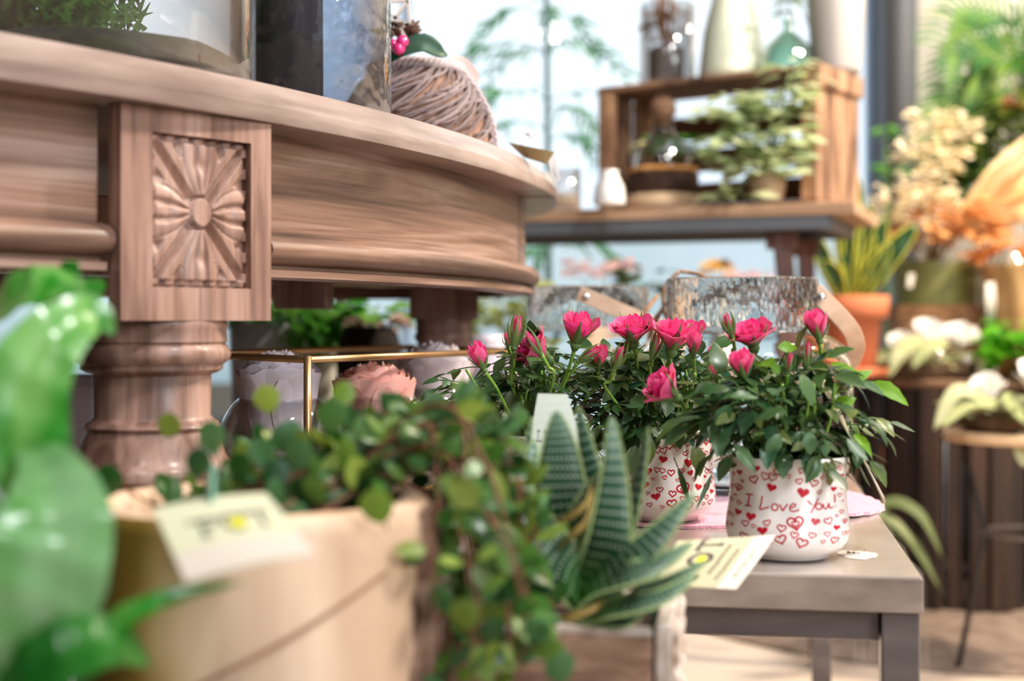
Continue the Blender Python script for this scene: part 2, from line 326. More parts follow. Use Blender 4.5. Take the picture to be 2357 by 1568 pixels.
# legs
FL = Vector((XY(278, .88), .88)); FR = Vector((XY(624, .975), .975))
fx = (FR-FL).normalized(); fn = Vector((-fx.y, fx.x))                      # along the face, and into the block
def leg(face_l, fxx, fnn, wd, dp, zt, zbk, rr, name_panel=False):
    # block, carved rosette and turned post; returns nothing
    c = face_l+fxx*wd/2+fnn*dp/2
    b = MB()
    def Q(u, v, z): k = face_l+fxx*u+fnn*v; return Vector((k.x, k.y, z))
    dpb = dp if not name_panel else .0125
    if not name_panel:
        b.hexa([Q(0, 0, zbk), Q(wd, 0, zbk), Q(wd, dp, zbk), Q(0, dp, zbk)], [Q(0, 0, zt), Q(wd, 0, zt), Q(wd, dp, zt), Q(0, dp, zt)])
    else:
        u0, u1, z0, z1 = wd*.195, wd*.855, zbk+.0215, zt-.0150; e = .0105
        b.hexa([Q(0, e, zbk), Q(wd, e, zbk), Q(wd, dp, zbk), Q(.0, dpb, zbk)], [Q(0, e, zt), Q(wd, e, zt), Q(wd, dp, zt), Q(.0, dpb, zt)])
        for a0, a1, h0, h1 in ((0, u0, zbk, zt), (u1, wd, zbk, zt), (u0, u1, zbk, z0), (u0, u1, z1, zt)):
            b.hexa([Q(a0, 0, h0), Q(a1, 0, h0), Q(a1, e, h0), Q(a0, e, h0)], [Q(a0, 0, h1), Q(a1, 0, h1), Q(a1, e, h1), Q(a0, e, h1)])
    lg = None
    pr = [(rr*1.0, zbk+.002), (rr*1.27, zbk), (rr*1.30, zbk-.003), (rr*1.26, zbk-.006), (rr*1.28, zbk-.014), (rr*1.24, zbk-.0155), (rr*1.3, zbk-.018), (rr*1.34, zbk-.022), (rr*1.3, zbk-.027), (rr*1.2, zbk-.0295), (rr*1.2, zbk-.0325), (rr*1.1, zbk-.035),
          (rr*1.0, zbk-.036), (rr*.99, zbk-.064), (rr*1.06, zbk-.067), (rr*1.12, zbk-.068), (rr*1.16, zbk-.0705), (rr*1.1, zbk-.0735), (rr*1.14, zbk-.077), (rr*1.2, zbk-.083), (rr*1.24, zbk-.09), (rr*1.36, zbk-.096), (rr*1.42, zbk-.099), (rr*1.4, zbk-.104), (rr*1.2, zbk-.108),
          (rr*1.0, zbk-.12), (rr*.8, zbk-.2), (rr*.72, zbk-.32), (rr*.9, zbk-.44), (rr*1.15, zbk-.47), (rr*.8, zbk-.5), (rr*1.05, zbk-.53), (rr*1.05, zbk-.57), (rr*.7, .001), (.001, .0)]
    cc = Vector((c.x, c.y, 0))
    p = MB(); p.lathe(pr, cc, 56)
    lg = p.build('leg', woodB, table, sharp=.9)
    bl = b.build('corner_block', woodB, lg, smooth=False)
    if name_panel:
        # carved rosette filling the recess: relief as a height field
        nu, nz = 110, 150; rows = []; cw, ch = u1-u0, z1-z0
        for i in range(nz+1):
            row = []
            for j in range(nu+1):
                x = (j/nu*2-1); y = (i/nz*2-1)
                r = math.hypot(x, y); th = math.atan2(y, x)
                hgt = .25
                if r < .24: hgt = .95 if r < .19 else .3
                else:
                    # four broad lobed petals on the axes, narrow leaves on the diagonals
                    k = abs(((th+PI/4) % (PI/2))-PI/4)          # angle from the nearest axis
                    m_ = max(abs(x), abs(y))
                    wdt = .36*math.sin(min(1, (m_-.1)/.75)*PI/2)
                    lat = math.tan(k)*m_
                    edge = lat/max(.05, wdt)
                    if edge < 1 and m_ < .95:
                        hgt = .5+.45*math.sqrt(max(0, 1-edge*edge))-.30*math.exp(-((edge-.33)/.12)**2)-.25*math.exp(-(((m_-.62)/.1)**2+(edge/.4)**2))
                    else:
                        dd = abs(abs(x)-abs(y))
                        hgt = .08+.62*min(1, dd/.13)
                        if dd > .3 and m_ > .55: hgt = .35+.35*abs(math.sin(8.5*min(abs(x), abs(y))+m_*3))
                    if m_ > .9: hgt = .12 if (int((min(abs(x), abs(y))+.07)*7) % 2) else .6
                if max(abs(x), abs(y)) > .985: hgt = .1
                row.append(Q(u0+cw*(x+1)/2, e*(1-hgt*.93), z0+ch*(y+1)/2))
            rows.append(row)
        q = MB(); q.grid(rows); q.build('carved_rosette', woodB, lg)
leg(FL, fx, fn, (FR-FL).length, .1, ZB-.0005, H+.0005, .039, True)
def legat(px, d, wd, ang, zbk):
    c = Vector((XY(px, d), d)); f1 = Vector((math.cos(ang), math.sin(ang))); f2 = Vector((-f1.y, f1.x))
    leg(c-f1*wd/2, f1, f2, wd, wd*.9, ZB-.001, zbk, .028)
legat(1022, 1.76, .085, .05, H+.003)
legat(-700, 1.5, .1, 1.0, H)
for (px, d) in ((-3363, .62),): legat(px, d, .1, 0, H)
b = MB(); b.box((XY(690, 1.42), 1.45, H+.055), (.052, .06, .085), 0); b.box((XY(780, 1.6), 1.66, H+.09), (.22, .03, .06), .1)
b.box((-.35, 1.3, H+.075), (.05, .9, .07), -.49); b.build('under_frame', woodB, table, smooth=False, bevel=.002)
# ---------------- bench
BH = H-.166; BY = .161; bd = Vector((.1605, .987)); br = Vector((.987, -.1605)); BC = Vector((XY(2124, .923), .923))
def BQ(u, v, z): q = BC+br*u+bd*v; return Vector((q.x, q.y, z))            # u to the right, v away from us
BRZ = math.atan2(br.y, br.x); BW, BL = .448, .98
bench = thing('display_bench', 'grey painted wooden bench wrapped in clear film, under the heart pots and jars', 'bench', (BC.x, BC.y, 0))
def bbox(mb, u, v, z, su, sv, sz): mb.box(BQ(u, v, z), (su, sv, sz), BRZ)
b = MB(); bbox(b, -BW/2, BL/2, BH-.0115, BW, BL, .023); b.build('bench_top', [greyt], bench, smooth=False, bevel=.0012)
b = MB(); bbox(b, -BW/2, .0055, BH-.0125, BW+.001, .014, .0225); b.build('edge_board', greyw, bench, smooth=False, bevel=.001)
b = MB()
bbox(b, -BW/2, .018, BH-.034, BW-.053, .018, .021); bbox(b, -BW/2, BL-.02, BH-.035, BW-.05, .018, .021)
bbox(b, -.02, BL/2, BH-.034, .018, BL-.06, .021); bbox(b, -BW+.02, BL/2, BH-.034, .018, BL-.06, .021)
b.build('apron_rail', greyd, bench, smooth=False, bevel=.001)
for u in (-.0135, -BW+.0135):
    for v in (.014, BL-.02):
        b = MB(); bbox(b, u, v, (BH-.023)/2, .0245, .024, BH-.023); b.build('leg', greyd, bench, smooth=False, bevel=.0015)
# clear film wrapped over the edge, torn open around a sticker spot with soil crumbs
filmM = mat('clear_film', (255, 255, 255), .06, alpha=.10, bump=.6, bscale=50, coat=1)
rows = []
for j in range(46):
    v = -.003+j*.02
    row = [BQ(-.10, v, BH+.0008)]
    for (u, z) in ((-.05, .0009), (-.012, .0012), (.0005, .0012), (.003, -.004), (.004, -.02), (.0035, -.06), (.004, -.12), (.003, -.2)):
        row.append(BQ(u+.0012*math.sin(j*1.3+z*90)*(1 if u > -.003 else 0), v, BH+z))
    rows.append(row)
b = MB(); b.grid(rows); b.build('plastic_film', filmM, bench, recalc=False)
sp_c = P(1966, 1273, 1.02); b = MB(); vs = [Vector((sp_c.x, sp_c.y-.01, BH+.0004))]
for k in range(28):
    a = 2*PI*k/28; r = 1+.1*math.sin(3*a+1)+.05*math.sin(7*a)
    vs.append(Vector((sp_c.x+.0135*r*math.cos(a), sp_c.y-.01+.019*r*math.sin(a), BH+.0004)))
b.add(vs, [(0, i+1, (i+1) % 28+1) for i in range(28)])
st = b.build('worn_spot', mat('bare_pale_spot', (226, 214, 206), .5), bench)
b = MB()
for k in range(12): b.ball((sp_c.x+R.uniform(-.006, .002), sp_c.y-.008+R.uniform(-.003, .003), BH+.0014), R.uniform(.0003, .0008), 6)
for k in range(3): b.ball((sp_c.x+R.uniform(-.002, .009), sp_c.y-.004+R.uniform(-.009, .009), BH+.0014), .0004, 6)
b.build('soil_crumb', soilM, st)
# pink felt mat with scalloped edge
feltM = mat('pink_felt', (236, 178, 194), .95, col2=(216, 150, 170), scale=500, bump=.8, detail=2, sheen=.5)
b = MB(); mc = BQ(-.168, .36, 0); vs = []; n = 150
def felt_r(a):
    q = 1+.018*abs(math.sin(a*26))
    return .150*q/max(abs(math.cos(a))**2.6+abs(math.sin(a))**2.6, .01)**(1/2.6)
for z in (BH+.0016, BH+.0042):
    for k in range(n):
        a = 2*PI*k/n; r = felt_r(a-.45); q = mc+Vector((r*math.cos(a)*1.08, r*math.sin(a)*1.06, 0))
        dx = (q.xy-BC).dot(br); vs.append(Vector((q.x, q.y, z+.0015*math.sin(a*5))))
b.add(vs, [tuple(range(n))[::-1], tuple(range(n, 2*n))]+[(k, (k+1) % n, n+(k+1) % n, n+k) for k in range(n)])
tag(b.build('felt_mat', feltM, smooth=False), 'pink felt mat with scalloped edge lying on the bench under the glass jars', 'mat')

# ---------------- heart pots
HS = """435,420,90,f 250,485,70,f 180,510,35,o 410,545,95,o 570,505,160,p 680,445,100,o 785,492,55,o 918,428,70,o 900,545,75,o 1055,565,90,o
1145,508,45,o 1215,405,120,d 1222,560,65,o 1335,418,60,o 1325,540,60,o 1370,510,50,f 278,577,35,o 600,622,110,f 938,672,135,f 1118,667,50,o
1272,645,70,f 232,655,90,d 152,660,50,o 195,745,30,o 1340,720,50,o 1370,650,30,o 165,800,50,o 250,820,55,o 250,925,80,f 390,955,110,f
175,965,80,p 342,1035,75,o 428,1052,50,o 565,1005,75,o 712,1055,90,o 855,1000,165,d 1055,985,100,f 1192,985,85,o 1285,940,35,o 1340,905,50,o
1270,1065,75,f 1360,1010,60,d 520,1095,110,f 840,1125,80,o 1018,1130,75,o 1173,1125,65,o 1365,1145,85,p 705,1180,115,o 915,1215,120,o
1135,1208,50,o 1250,1200,85,o 590,1225,50,o 135,1085,30,o 200,1072,30,o 1370,790,25,f 330,1180,90,o 450,1200,60,o"""
BACK = "420,780,110,f 560,760,130,p 700,790,90,o 840,770,80,d 960,800,90,f 1100,790,70,o 1250,800,120,p 330,760,50,o 620,850,60,o 780,880,45,o 480,870,40,o 1010,880,55,o 1180,860,50,f"
HS = [x.split(',') for x in HS.split()]; BACK = [x.split(',') for x in BACK.split()]
def heart(cx, cy, s, rot=0, n=26):
    out = []
    for k in range(n):
        t = 2*PI*k/n; x = 16*math.sin(t)**3; y = 13*math.cos(t)-5*math.cos(2*t)-2*math.cos(3*t)-math.cos(4*t)
        x *= s/32; y = (y+2)*s/34; out.append((cx+x*math.cos(rot)-y*math.sin(rot), cy+x*math.sin(rot)+y*math.cos(rot)))
    return out
TXT = [[(315, 712), (400, 710)], [(358, 712), (356, 770), (350, 835)], [(318, 838), (388, 835)],
 [(502, 715), (494, 790), (482, 845), (492, 862), (535, 845), (580, 830)],
 [(640+33*math.sin(a*.7), 828-36*math.cos(a*.7)) for a in range(10)], [(690, 795), (706, 830), (725, 862), (748, 825), (775, 790)],
 [(790, 832), (835, 822), (858, 800), (838, 785), (810, 800), (796, 838), (812, 865), (850, 866), (895, 850)],
 [(985, 750), (1008, 778), (1036, 800)], [(1105, 732), (1062, 800), (1015, 890)],
 [(1102+33*math.sin(a*.7), 820-33*math.cos(a*.7)) for a in range(10)], [(1152, 792), (1154, 835), (1172, 850), (1196, 832), (1212, 790)], [(1212, 790), (1216, 838), (1232, 846), (1254, 834)],
 [(1284, 700), (1282, 745), (1279, 790)], [(1279, 828), (1279, 838)]]
POTP = [(.001, .004), (.024, .004), (.026, 0), (.029, 0), (.030, .003), (.0375, .006), (.0415, .011), (.0432, .018), (.0428, .026), (.0412, .036), (.0402, .046), (.0402, .056), (.0408, .064), (.0416, .0695), (.0412, .0706), (.0398, .0695), (.0388, .062), (.0385, .05), (.0385, .04)]
def prad(z):
    pr = POTP[5:14]
    for (r0, z0), (r1, z1) in zip(pr, pr[1:]):
        if z0 <= z <= z1: return r0+(r1-r0)*(z-z0)/(z1-z0)
    return .041
def heart_pot(name, label, c, rz):
    t = thing(name, label, 'potted plant', (c[0], c[1], c[2]), rz, 'pots of miniature roses on the bench')
    p = MB(); p.lathe(POTP, (0, 0, 0), 96)
    po = p.build('pot', white_cer, t, world=False); q = MB()
    def S(x, y, back=False):              # a point of the print on the wall of the pot
        a = math.asin(max(-.985, min(.985, (1650+x/4.751-1812)/137.)))-.19
        z = (1000+y/4.751); z = .166-(z-740)/F*.963; z = max(.006, min(.069, z)); z = z+.0
        r = prad(z)+.00022; a += (PI if back else 0); return Vector((r*math.sin(a), -r*math.cos(a), z))
    def stroke(pts, wd, back=False, closed=False):
        if closed: pts = pts+pts[:2]
        L_, R_ = [], []
        for i, p_ in enumerate(pts):
            a = pts[max(i-1, 0)]; c_ = pts[min(i+1, len(pts)-1)]
            dx, dy = c_[0]-a[0], c_[1]-a[1]; l = math.hypot(dx, dy) or 1
            nx, ny = -dy/l*wd/2, dx/l*wd/2
            L_.append(S(p_[0]+nx, p_[1]+ny, back)); R_.append(S(p_[0]-nx, p_[1]-ny, back))
        q.grid([L_, R_])
    def one(x, y, s, k, back):
        rot = R.uniform(-.35, .35); h = [(a, 2*y-b_) for a, b_ in heart(x, y, s, rot)]
        if k == 'f':
            ins = [[(x+(a-x)*f_, y+(b_-y)*f_) for a, b_ in h] for f_ in (1, .55, .02)]
            q.grid([[S(*v_, back) for v_ in r_] for r_ in ins], close=True)
        elif k == 'o': stroke(h, max(7, s*.15), back, True)
        elif k == 'd': stroke(h, s*.12, back, True); stroke([(x+(a-x)*.45, y+4+(b_-y)*.45) for a, b_ in h], s*.09, back, True)
        else:
            for dx in (-.24, .24): stroke([(x+dx*s+(a-x)*.55, y+dx*12+(b_-y)*.62) for a, b_ in h], s*.07, back, True)
    for x, y, s, k in HS:
        one(float(x), float(y), float(s), k, False); one(float(x), float(y), float(s), k, True)
    for x, y, s, k in BACK: one(float(x), float(y), float(s), k, True)
    for st_ in TXT: 
        pp = [Vector((a, b_, 0)) for a, b_ in st_]; pp = [(v.x, v.y) for v in (smoothpath(pp, 4) if len(pp) > 2 else pp)]
        stroke(pp, 15)
    q.build('heart_print', red, po, world=False, recalc=False)
    s = MB(); s.lathe([(.001, .061), (.02, .063), (.0386, .061)], (0, 0, 0), 40); s.build('soil', soilM, t, world=False)
    return t

# ---------------- rose flower parts
def frame(axis):
    a = Vector(axis).normalized(); x = a.orthogonal().normalized(); return Matrix((x, a.cross(x), a)).transposed()
def petals(base, axis, wd, open_, ht=None, seed=0):
    rr = random.Random(seed); M = frame(axis); mb = MB(); base = Vector(base)
    ht = ht or wd*(.95-.2*open_); Np = int(9+11*open_); r0 = wd/2
    for k in range(Np):
        f = (k+1)/Np; th = k*2.39996+rr.uniform(-.15, .15)
        ro = r0*(.16+.60*f**.9); fl = open_*f**1.8*r0*.75; hh = ht*(1.0-.14*f*f*open_-.06*rr.random()); span = 1.15-.25*f
        rows = []; nu, nv = 8, 8; tw = rr.uniform(-.1, .1); ru = rr.uniform(.6, 1.3)
        for i in range(nv+1):
            v = i/nv; row = []
            for j in range(nu+1):
                u = -1+2*j/nu
                prof = .22+.78*math.sin(min(1, (v*1.15)**1.15)*PI/2)
                r = ro*prof+fl*max(0, v-.35)**1.6*1.5
                if f < .5: r *= 1-.45*max(0, v-.5)*(1-open_*.4)
                else: r *= 1-.35*max(0, v-.6)*(1-open_)
                wv = math.sin(PI*(.12+.60*v))**.8
                h = hh*v*(1-.20*u*u*v)+.03*wd*ru*math.sin(u*5+k)*v
                if f > .4: h -= open_*hh*.55*max(0, v-.72)**1.1*(1.4-.8*u*u)*f         # rolled rim
                h += hh*.08*max(0, 1-abs(u)*2.5)*v*v                                    # small point
                ang = th+u*span*wv+tw*v
                row.append(base+M@Vector((r*math.cos(ang), r*math.sin(ang), h)))
            rows.append(row)
        mb.grid(rows)
    return mb
def sepals(base, axis, wd, ht, spread, seed=0):
    rr = random.Random(seed+5); M = frame(axis); mb = MB(); base = Vector(base)
    cal = [(.001, -.24), (.10, -.23), (.13, -.16), (.17, -.10), (.17, -.02), (.14, .02), (.001, .03)]
    rows = [[base+M@Vector((r*wd*math.cos(2*PI*j/12), r*wd*math.sin(2*PI*j/12), z*wd)) for j in range(12)] for r, z in cal]
    mb.grid(rows, close=True)
    for k in range(5):
        th = 2*PI*k/5+rr.uniform(-.2, .2); path = []; L_ = ht*rr.uniform(.85, 1.25); sp = spread*rr.uniform(.7, 1.3)
        er = Vector((math.cos(th), math.sin(th), 0))
        for i in range(8):
            t = i/7; rad = wd*(.15+.34*math.sin(min(1, t*1.4)*PI/2))+sp*L_*max(0, t-.4)**1.4
            if spread < 0: rad = wd*(.15+.30*math.sin(min(PI, t*PI*.95)))*1.0+wd*.03
            path.append(base+M@(er*rad+Vector((0, 0, L_*t*(1-.15*abs(sp)*t)))))
        mb.blade(path, [wd*.3*x for x in (.6, .95, 1, .8, .5, .3, .16, .05)], -(M@er), fold=.25, n=4)
    return mb
def rose(parent, calyx, top, wd, open_, stem, seed, bud=False, ht=None):
    calyx = Vector(calyx); ax = (Vector(top)-calyx); L_ = ax.length
    base = calyx+ax.normalized()*wd*.16
    fl = petals(base, ax, wd*(.50 if bud else 1), open_, ht or L_*.95, seed).build('rose_bud' if bud else 'rose_flower', pinkM, parent, recalc=False, solid=0)
    sepals(base, ax, wd*(.85 if bud else .72), (L_*1.1 if bud else min(L_*.95, wd*.8)), (-.2 if bud else .42-.1*open_), seed).build('calyx', sepM, fl, recalc=False)
    s = MB(); pts = [calyx+ax.normalized()*wd*.02]+[Vector(q) for q in stem]
    pp = smoothpath(pts, 6); s.tube(pp, [.0013+.0006*math.exp(-i*.7) for i in range(len(pp))], 8); s.build('stem', stemM, fl)
def leaflet(mb, base, dr, up, L_, mi=0, rr=R, wf=.55):
    dr = Vector(dr).normalized(); up = Vector(up); up = (up-dr*up.dot(dr)).normalized()
    path = []; n = 9; cv = rr.uniform(-.05, .4)
    for i in range(n):
        t = i/(n-1); path.append(Vector(base)+dr*L_*t-up*L_*cv*t*t)
    wd = [L_*wf*x for x in (.05, .55, .85, 1, .98, .85, .62, .36, .02)]
    mb.blade(path, wd, up, fold=rr.uniform(.05, .28), n=4, mi=mi, serr=.1, bend=.1)
def roseleaf(mb, base, dr, L_, rr=R, mi=0, n5=None):
    dr = Vector(dr).normalized(); up = Vector((rr.uniform(-.5, .5), rr.uniform(-.8, .2), 1)).normalized()
    sd = dr.cross(up)
    if sd.length < .1: sd = dr.orthogonal()
    sd.normalize(); up = sd.cross(dr)
    pts = [Vector(base)+dr*L_*t-up*L_*.25*t*t for t in (0, .33, .66, 1)]
    mb.tube(pts, .0005, 4, mi)
    l = L_*.55
    leaflet(mb, pts[3], dr-up*.4, up, l*1.25, mi, rr)
    for q, s_ in ((2, 1.0), (1, .72)):
        if q == 1 and rr.random() < .35: continue
        for sg in (-1, 1): leaflet(mb, pts[q], dr*.55+sd*sg-up*rr.uniform(0, .4), up, l*s_*rr.uniform(.85, 1.1), mi, rr)
def foliage(parent, pot_c, rx, ry, zlo, zhi, N, seed, L0=.031):
    rr = random.Random(seed); mb = MB(); st = MB(); c = Vector(pot_c)
    for k in range(int(N*1.45)):
        a = rr.uniform(0, 2*PI); e = rr.random()**.6; hgt = rr.random()
        rho = e*(.55+.45*math.sin(PI*min(1, hgt*.85+.15)))
        q = Vector((c.x+rx*rho*math.cos(a), c.y+ry*rho*math.sin(a), zlo+(zhi-zlo)*hgt))
        out = Vector((math.cos(a)*e, math.sin(a)*e, rr.uniform(-.35, .8)*(.4+hgt*.6)-.25*e)).normalized()
        if hgt < .3: out.z -= .5*e
        roseleaf(mb, q-out*L0*.5, out, L0*rr.uniform(.6, 1.15), rr)
    for k in range(16):
        a = rr.uniform(0, 2*PI); e = rr.random(); t = Vector((c.x+rx*e*.8*math.cos(a), c.y+ry*e*.8*math.sin(a), zlo+(zhi-zlo)*.8))
        s0 = Vector((c.x+.02*math.cos(a), c.y+.02*math.sin(a), c.z)); st.tube(smoothpath([s0, (s0+t)/2+Vector((rr.uniform(-.006, .006), 0, .004)), t], 4), .0012, 6)
    fo = mb.build('foliage', leafM, parent, recalc=False); st.build('stem', stemM, fo); return fo
ZP = BH+.0005
cC = Vector((XY(1812, 1.003), 1.003, ZP+.0012)); cB = Vector((XY(1526, 1.17), 1.17, ZP+.0045)); cA = Vector((XY(1225, 1.17), 1.16, ZP+.0045))
potC = heart_pot('potted_rose', 'pink miniature rose in white heart printed pot with the words I Love You', cC, 0)
potB = heart_pot('potted_rose', 'pink miniature rose in heart printed pot, half hidden behind the aloe leaves and front pot', cB, PI+.35)
potA = heart_pot('potted_rose', 'pink miniature rose whose pot is hidden behind the aloe, leftmost of the rose plants', cA, 2.4)
def plant(t, c, fls, N, seed, rx, ry, z0, z1):
    foliage(t, Vector((c.x, c.y, c.z+.062)), rx, ry, z0, z1, N, seed)
    for i, (kind, bx, by, tx, ty, dd, wpx, op, sx, sy) in enumerate(fls):
        cal = P(bx, by, dd); top = P(tx, ty, dd+(-.006 if kind != 'n' else .004)); k0 = P(sx, sy, dd+.012)
        root = Vector((c.x+(k0.x-c.x)*.3, c.y+(k0.y-c.y)*.3, c.z+.064))
        rose(t, cal, top, wpx/F*dd*(1+.22*op), op, [(cal+k0)/2+Vector((.0008, 0, 0)), k0, root], seed*10+i, bud=(kind == 'b'))
plant(potA, cA, [('f', 1117, 858, 1094, 796, 1.10, 58, .18, 1150, 908), ('b', 1182, 806, 1194, 733, 1.12, 56, .1, 1178, 880), ('f', 1272, 838, 1212, 790, 1.14, 94, .75, 1262, 880),
  ('b', 1247, 818, 1214, 768, 1.08, 40, .0, 1273, 872), ('f', 1322, 806, 1337, 732, 1.12, 88, .5, 1290, 895), ('b', 1328, 835, 1372, 806, 1.10, 38, 0, 1300, 880),
  ('f', 1376, 856, 1384, 800, 1.13, 50, .15, 1372, 890), ('b', 1170, 800, 1166, 770, 1.16, 30, .1, 1184, 860)], 112, 3, .088, .07, H-.104, H-.022)
plant(potB, cB, [('b', 1410, 857, 1432, 803, 1.09, 44, .1, 1396, 897), ('f', 1459, 802, 1455, 745, 1.12, 98, .7, 1466, 840), ('b', 1499, 832, 1516, 772, 1.10, 40, .1, 1496, 850),
  ('f', 1542, 822, 1558, 752, 1.11, 98, .85, 1540, 850), ('f', 1596, 826, 1600, 768, 1.06, 52, .12, 1595, 885), ('f', 1568, 925, 1512, 880, 1.02, 98, .6, 1592, 980),
  ('f', 1650, 845, 1645, 800, 1.18, 44, .2, 1652, 880), ('f', 1590, 800, 1588, 750, 1.17, 70, .6, 1585, 850), ('b', 1438, 815, 1450, 775, 1.14, 32, 0, 1440, 850)], 118, 5, .072, .066, H-.090, H-.026)
plant(potC, cC, [('b', 1686, 778, 1672, 728, 1.02, 46, .1, 1692, 830), ('f', 1738, 812, 1726, 758, 1.03, 96, .7, 1740, 850), ('f', 1714, 882, 1706, 815, .985, 70, .35, 1740, 972),
  ('b', 1812, 862, 1821, 818, .98, 34, .1, 1800, 908), ('b', 1857, 850, 1860, 792, .99, 36, 0, 1858, 890), ('f', 1888, 792, 1876, 722, 1.0, 66, .3, 1884, 868),
  ('b', 1652, 880, 1636, 846, 1.0, 30, 0, 1662, 915)], 118, 8, .064, .056, H-.094, H-.030)
def hero(parent, items, m, name='young_shoot', seed=0):
    mb = MB(); rr = random.Random(seed)
    for (bx, by, tx, ty, d0, d1, wf, upv) in items:
        lb = MB(); a, t = P(bx, by, d0), P(tx, ty, d1); leaflet(lb, a, t-a, upv, (t-a).length, 0, rr, wf)
        if name == 'hanging_leaf': lb.tube([a, a.lerp(Vector((parent.location.x, parent.location.y, a.z)), .25)+Vector((0, 0, .004))], .0005, 4)
        lb.build(name, m, parent, recalc=False)
    if name != 'young_shoot': return
    for (x0, y0, x1, y1, d) in ((1900, 890, 1880, 905, 1.0), (1925, 905, 2010, 880, 1.0), (1900, 890, 1925, 905, 1.0), (1880, 905, 1960, 848, 1.0)):
        if name == 'young_shoot': mb.tube([P(x0, y0, d), P((x0+x1)/2, (y0+y1)/2-4, d), P(x1, y1, d)], .0006, 5)
    return mb.build('shoot_stem', stemM, parent, recalc=False)
hero(potC, [(2006, 880, 2087, 912, 1.0, .98, .42, (-.2, -1, .9)), (1962, 876, 2008, 851, 1.0, 1.0, .5, (0, -1, .6)), (1955, 850, 1978, 858, 1.0, .99, .5, (0, -.5, 1)),
  (1912, 835, 1978, 850, 1.0, .98, .33, (0, -.8, 1)), (1918, 938, 1970, 912, .99, .99, .62, (0, -1, .8)), (1790, 800, 1838, 795, .99, .99, .6, (0, -1, .5)),
  (1750, 835, 1780, 838, .99, .97, .6, (0, -1, .5)), (1795, 860, 1775, 830, .98, .98, .6, (0, -1, .3)), (1965, 1000, 2006, 1028, .97, .95, .35, (0, -.8, 1))], limeM)
hero(potC, [(1880, 1050, 1868, 1106, .955, .945, .62, (.3, -1, .1)), (1950, 1010, 1998, 1062, .96, .95, .42, (0, -1, .9)), (1690, 1025, 1742, 1078, .95, .94, .42, (0, -1, .6)),
  (1862, 995, 1868, 1045, .95, .945, .7, (.1, -1, .2)), (1795, 1000, 1765, 1050, .95, .945, .6, (.1, -1, .2)), (1900, 1015, 1905, 1050, .95, .945, .6, (.5, -1, .2)), (1845, 862, 1876, 930, .95, .94, .6, (.6, -1, .5)),
  (1680, 915, 1745, 905, .93, .93, .42, (.1, -.9, 1)), (1655, 965, 1660, 1030, .97, .95, .6, (.1, -1, .2)), (1745, 965, 1800, 935, .93, .92, .45, (.1, -1, .9))], leafM, 'hanging_leaf', 2)
hero(potB, [(1560, 1075, 1590, 1165, 1.05, 1.04, .16, (.3, -1, .1)), (1485, 1065, 1470, 1135, 1.08, 1.07, .3, (.3, -1, .1)), (1660, 860, 1650, 780, 1.05, 1.06, .55, (.2, -1, -.1)), (1640, 1090, 1600, 1175, 1.0, .99, .12, (.2, -1, .1))], leafM, 'hanging_leaf', 3)
for t, rz in ((potC, 0), (potB, PI+.35), (potA, 2.4)):
    for ch in [x for x in C.objects if x.parent == t]:
        if ch.name.split('.')[0] not in ('pot', 'soil'): ch.matrix_parent_inverse = Matrix.Rotation(-rz, 4, 'Z')

# ---------------- glass jars with a leather strap
def jar(label, px, d, bail):
    c = Vector((XY(px, d), d, ZP+(.0045 if d < 1.5 else .0002))); t = thing('glass_jar', label, 'jar', c, 0, 'glass jars on the felt mat'); h = H+.0425-c.z
    rn = .0745; zn = h-.052
    out = [(.001, .0), (.085, .0), (.098, .004), (.106, .016), (.108, .03), (.108, zn-.045), (.106, zn-.028), (.099, zn-.014), (.088, zn-.006), (.078, zn-.001), (rn, zn+.005)]
    inn = [(rn-.004, zn+.004), (.076, zn-.006), (.095, zn-.018), (.1025, zn-.03), (.1045, zn-.046), (.1045, .03), (.102, .018), (.094, .008), (.001, .006)]
    m = MB(); m.lathe(out[:-1]+[(rn, zn+.005), (rn, h-.002), (rn-.001, h), (rn-.003, h), (rn-.004, h-.002)]+inn, (0, 0, 0), 72)
    for i, f in enumerate(m.f): pass
    n = 72; k0 = 9
    for i in range(len(m.f)): m.m[i] = 1 if k0 <= i//n <= 14 else 0
    j = m.build('glass_body', [clearJ, bubbleM], t, world=False)
    s = MB(); pp = smoothpath([P(*q[:3]) for q in bail], 6); wd = []
    W = [Vector(q[3]) for q in bail]
    for i in range(len(pp)):
        k = i/6; a = min(int(k), len(W)-2); wd.append(W[a].lerp(W[a+1], k-a))
    s.ribbon(pp, wd, .0175, .0034); st = s.build('leather_strap', leather, t, smooth=False, bevel=.0008)
    p = P(*bail[0][:3]); q = P(*bail[1][:3]); dr = (q-p).normalized(); nn = dr.cross(Vector(bail[0][3])).normalized()
    if nn.y > 0: nn = -nn
    e = MB(); o = p+dr*.010; e.tube([o-nn*.001, o+nn*.0028, o+nn*.0036], [.0046, .0046, .0028], 16); e.tube([o+nn*.0036, o+nn*.008], .0022, 12); e.ball(o+nn*.008, .0028, 10)
    e.tube([o, o-nn*.014], .002, 8); e.build('bolt', steel, st)
    return t
clearJ = mat('jar_glass', (252, 253, 252), .01, trans=1, ior=1.14, bump=.12, bscale=25)
jar('large glass jar behind the front rose pot, its leather strap hanging over the right shoulder', 1707, 1.41,
    [(1872, 668, 1.385, (.5, -.1, .8)), (1905, 700, 1.385, (.7, 0, .8)), (1945, 742, 1.40, (.8, 0, .65)), (1966, 775, 1.42, (1, 0, .2)), (1968, 810, 1.45, (1, 0, -.25)), (1940, 850, 1.53, (.8, 0, -.5)), (1850, 870, 1.56, (.2, 0, 1)), (1640, 850, 1.56, (0, 0, 1)), (1500, 790, 1.50, (0, 0, 1)), (1524, 710, 1.44, (.5, 0, .8))])
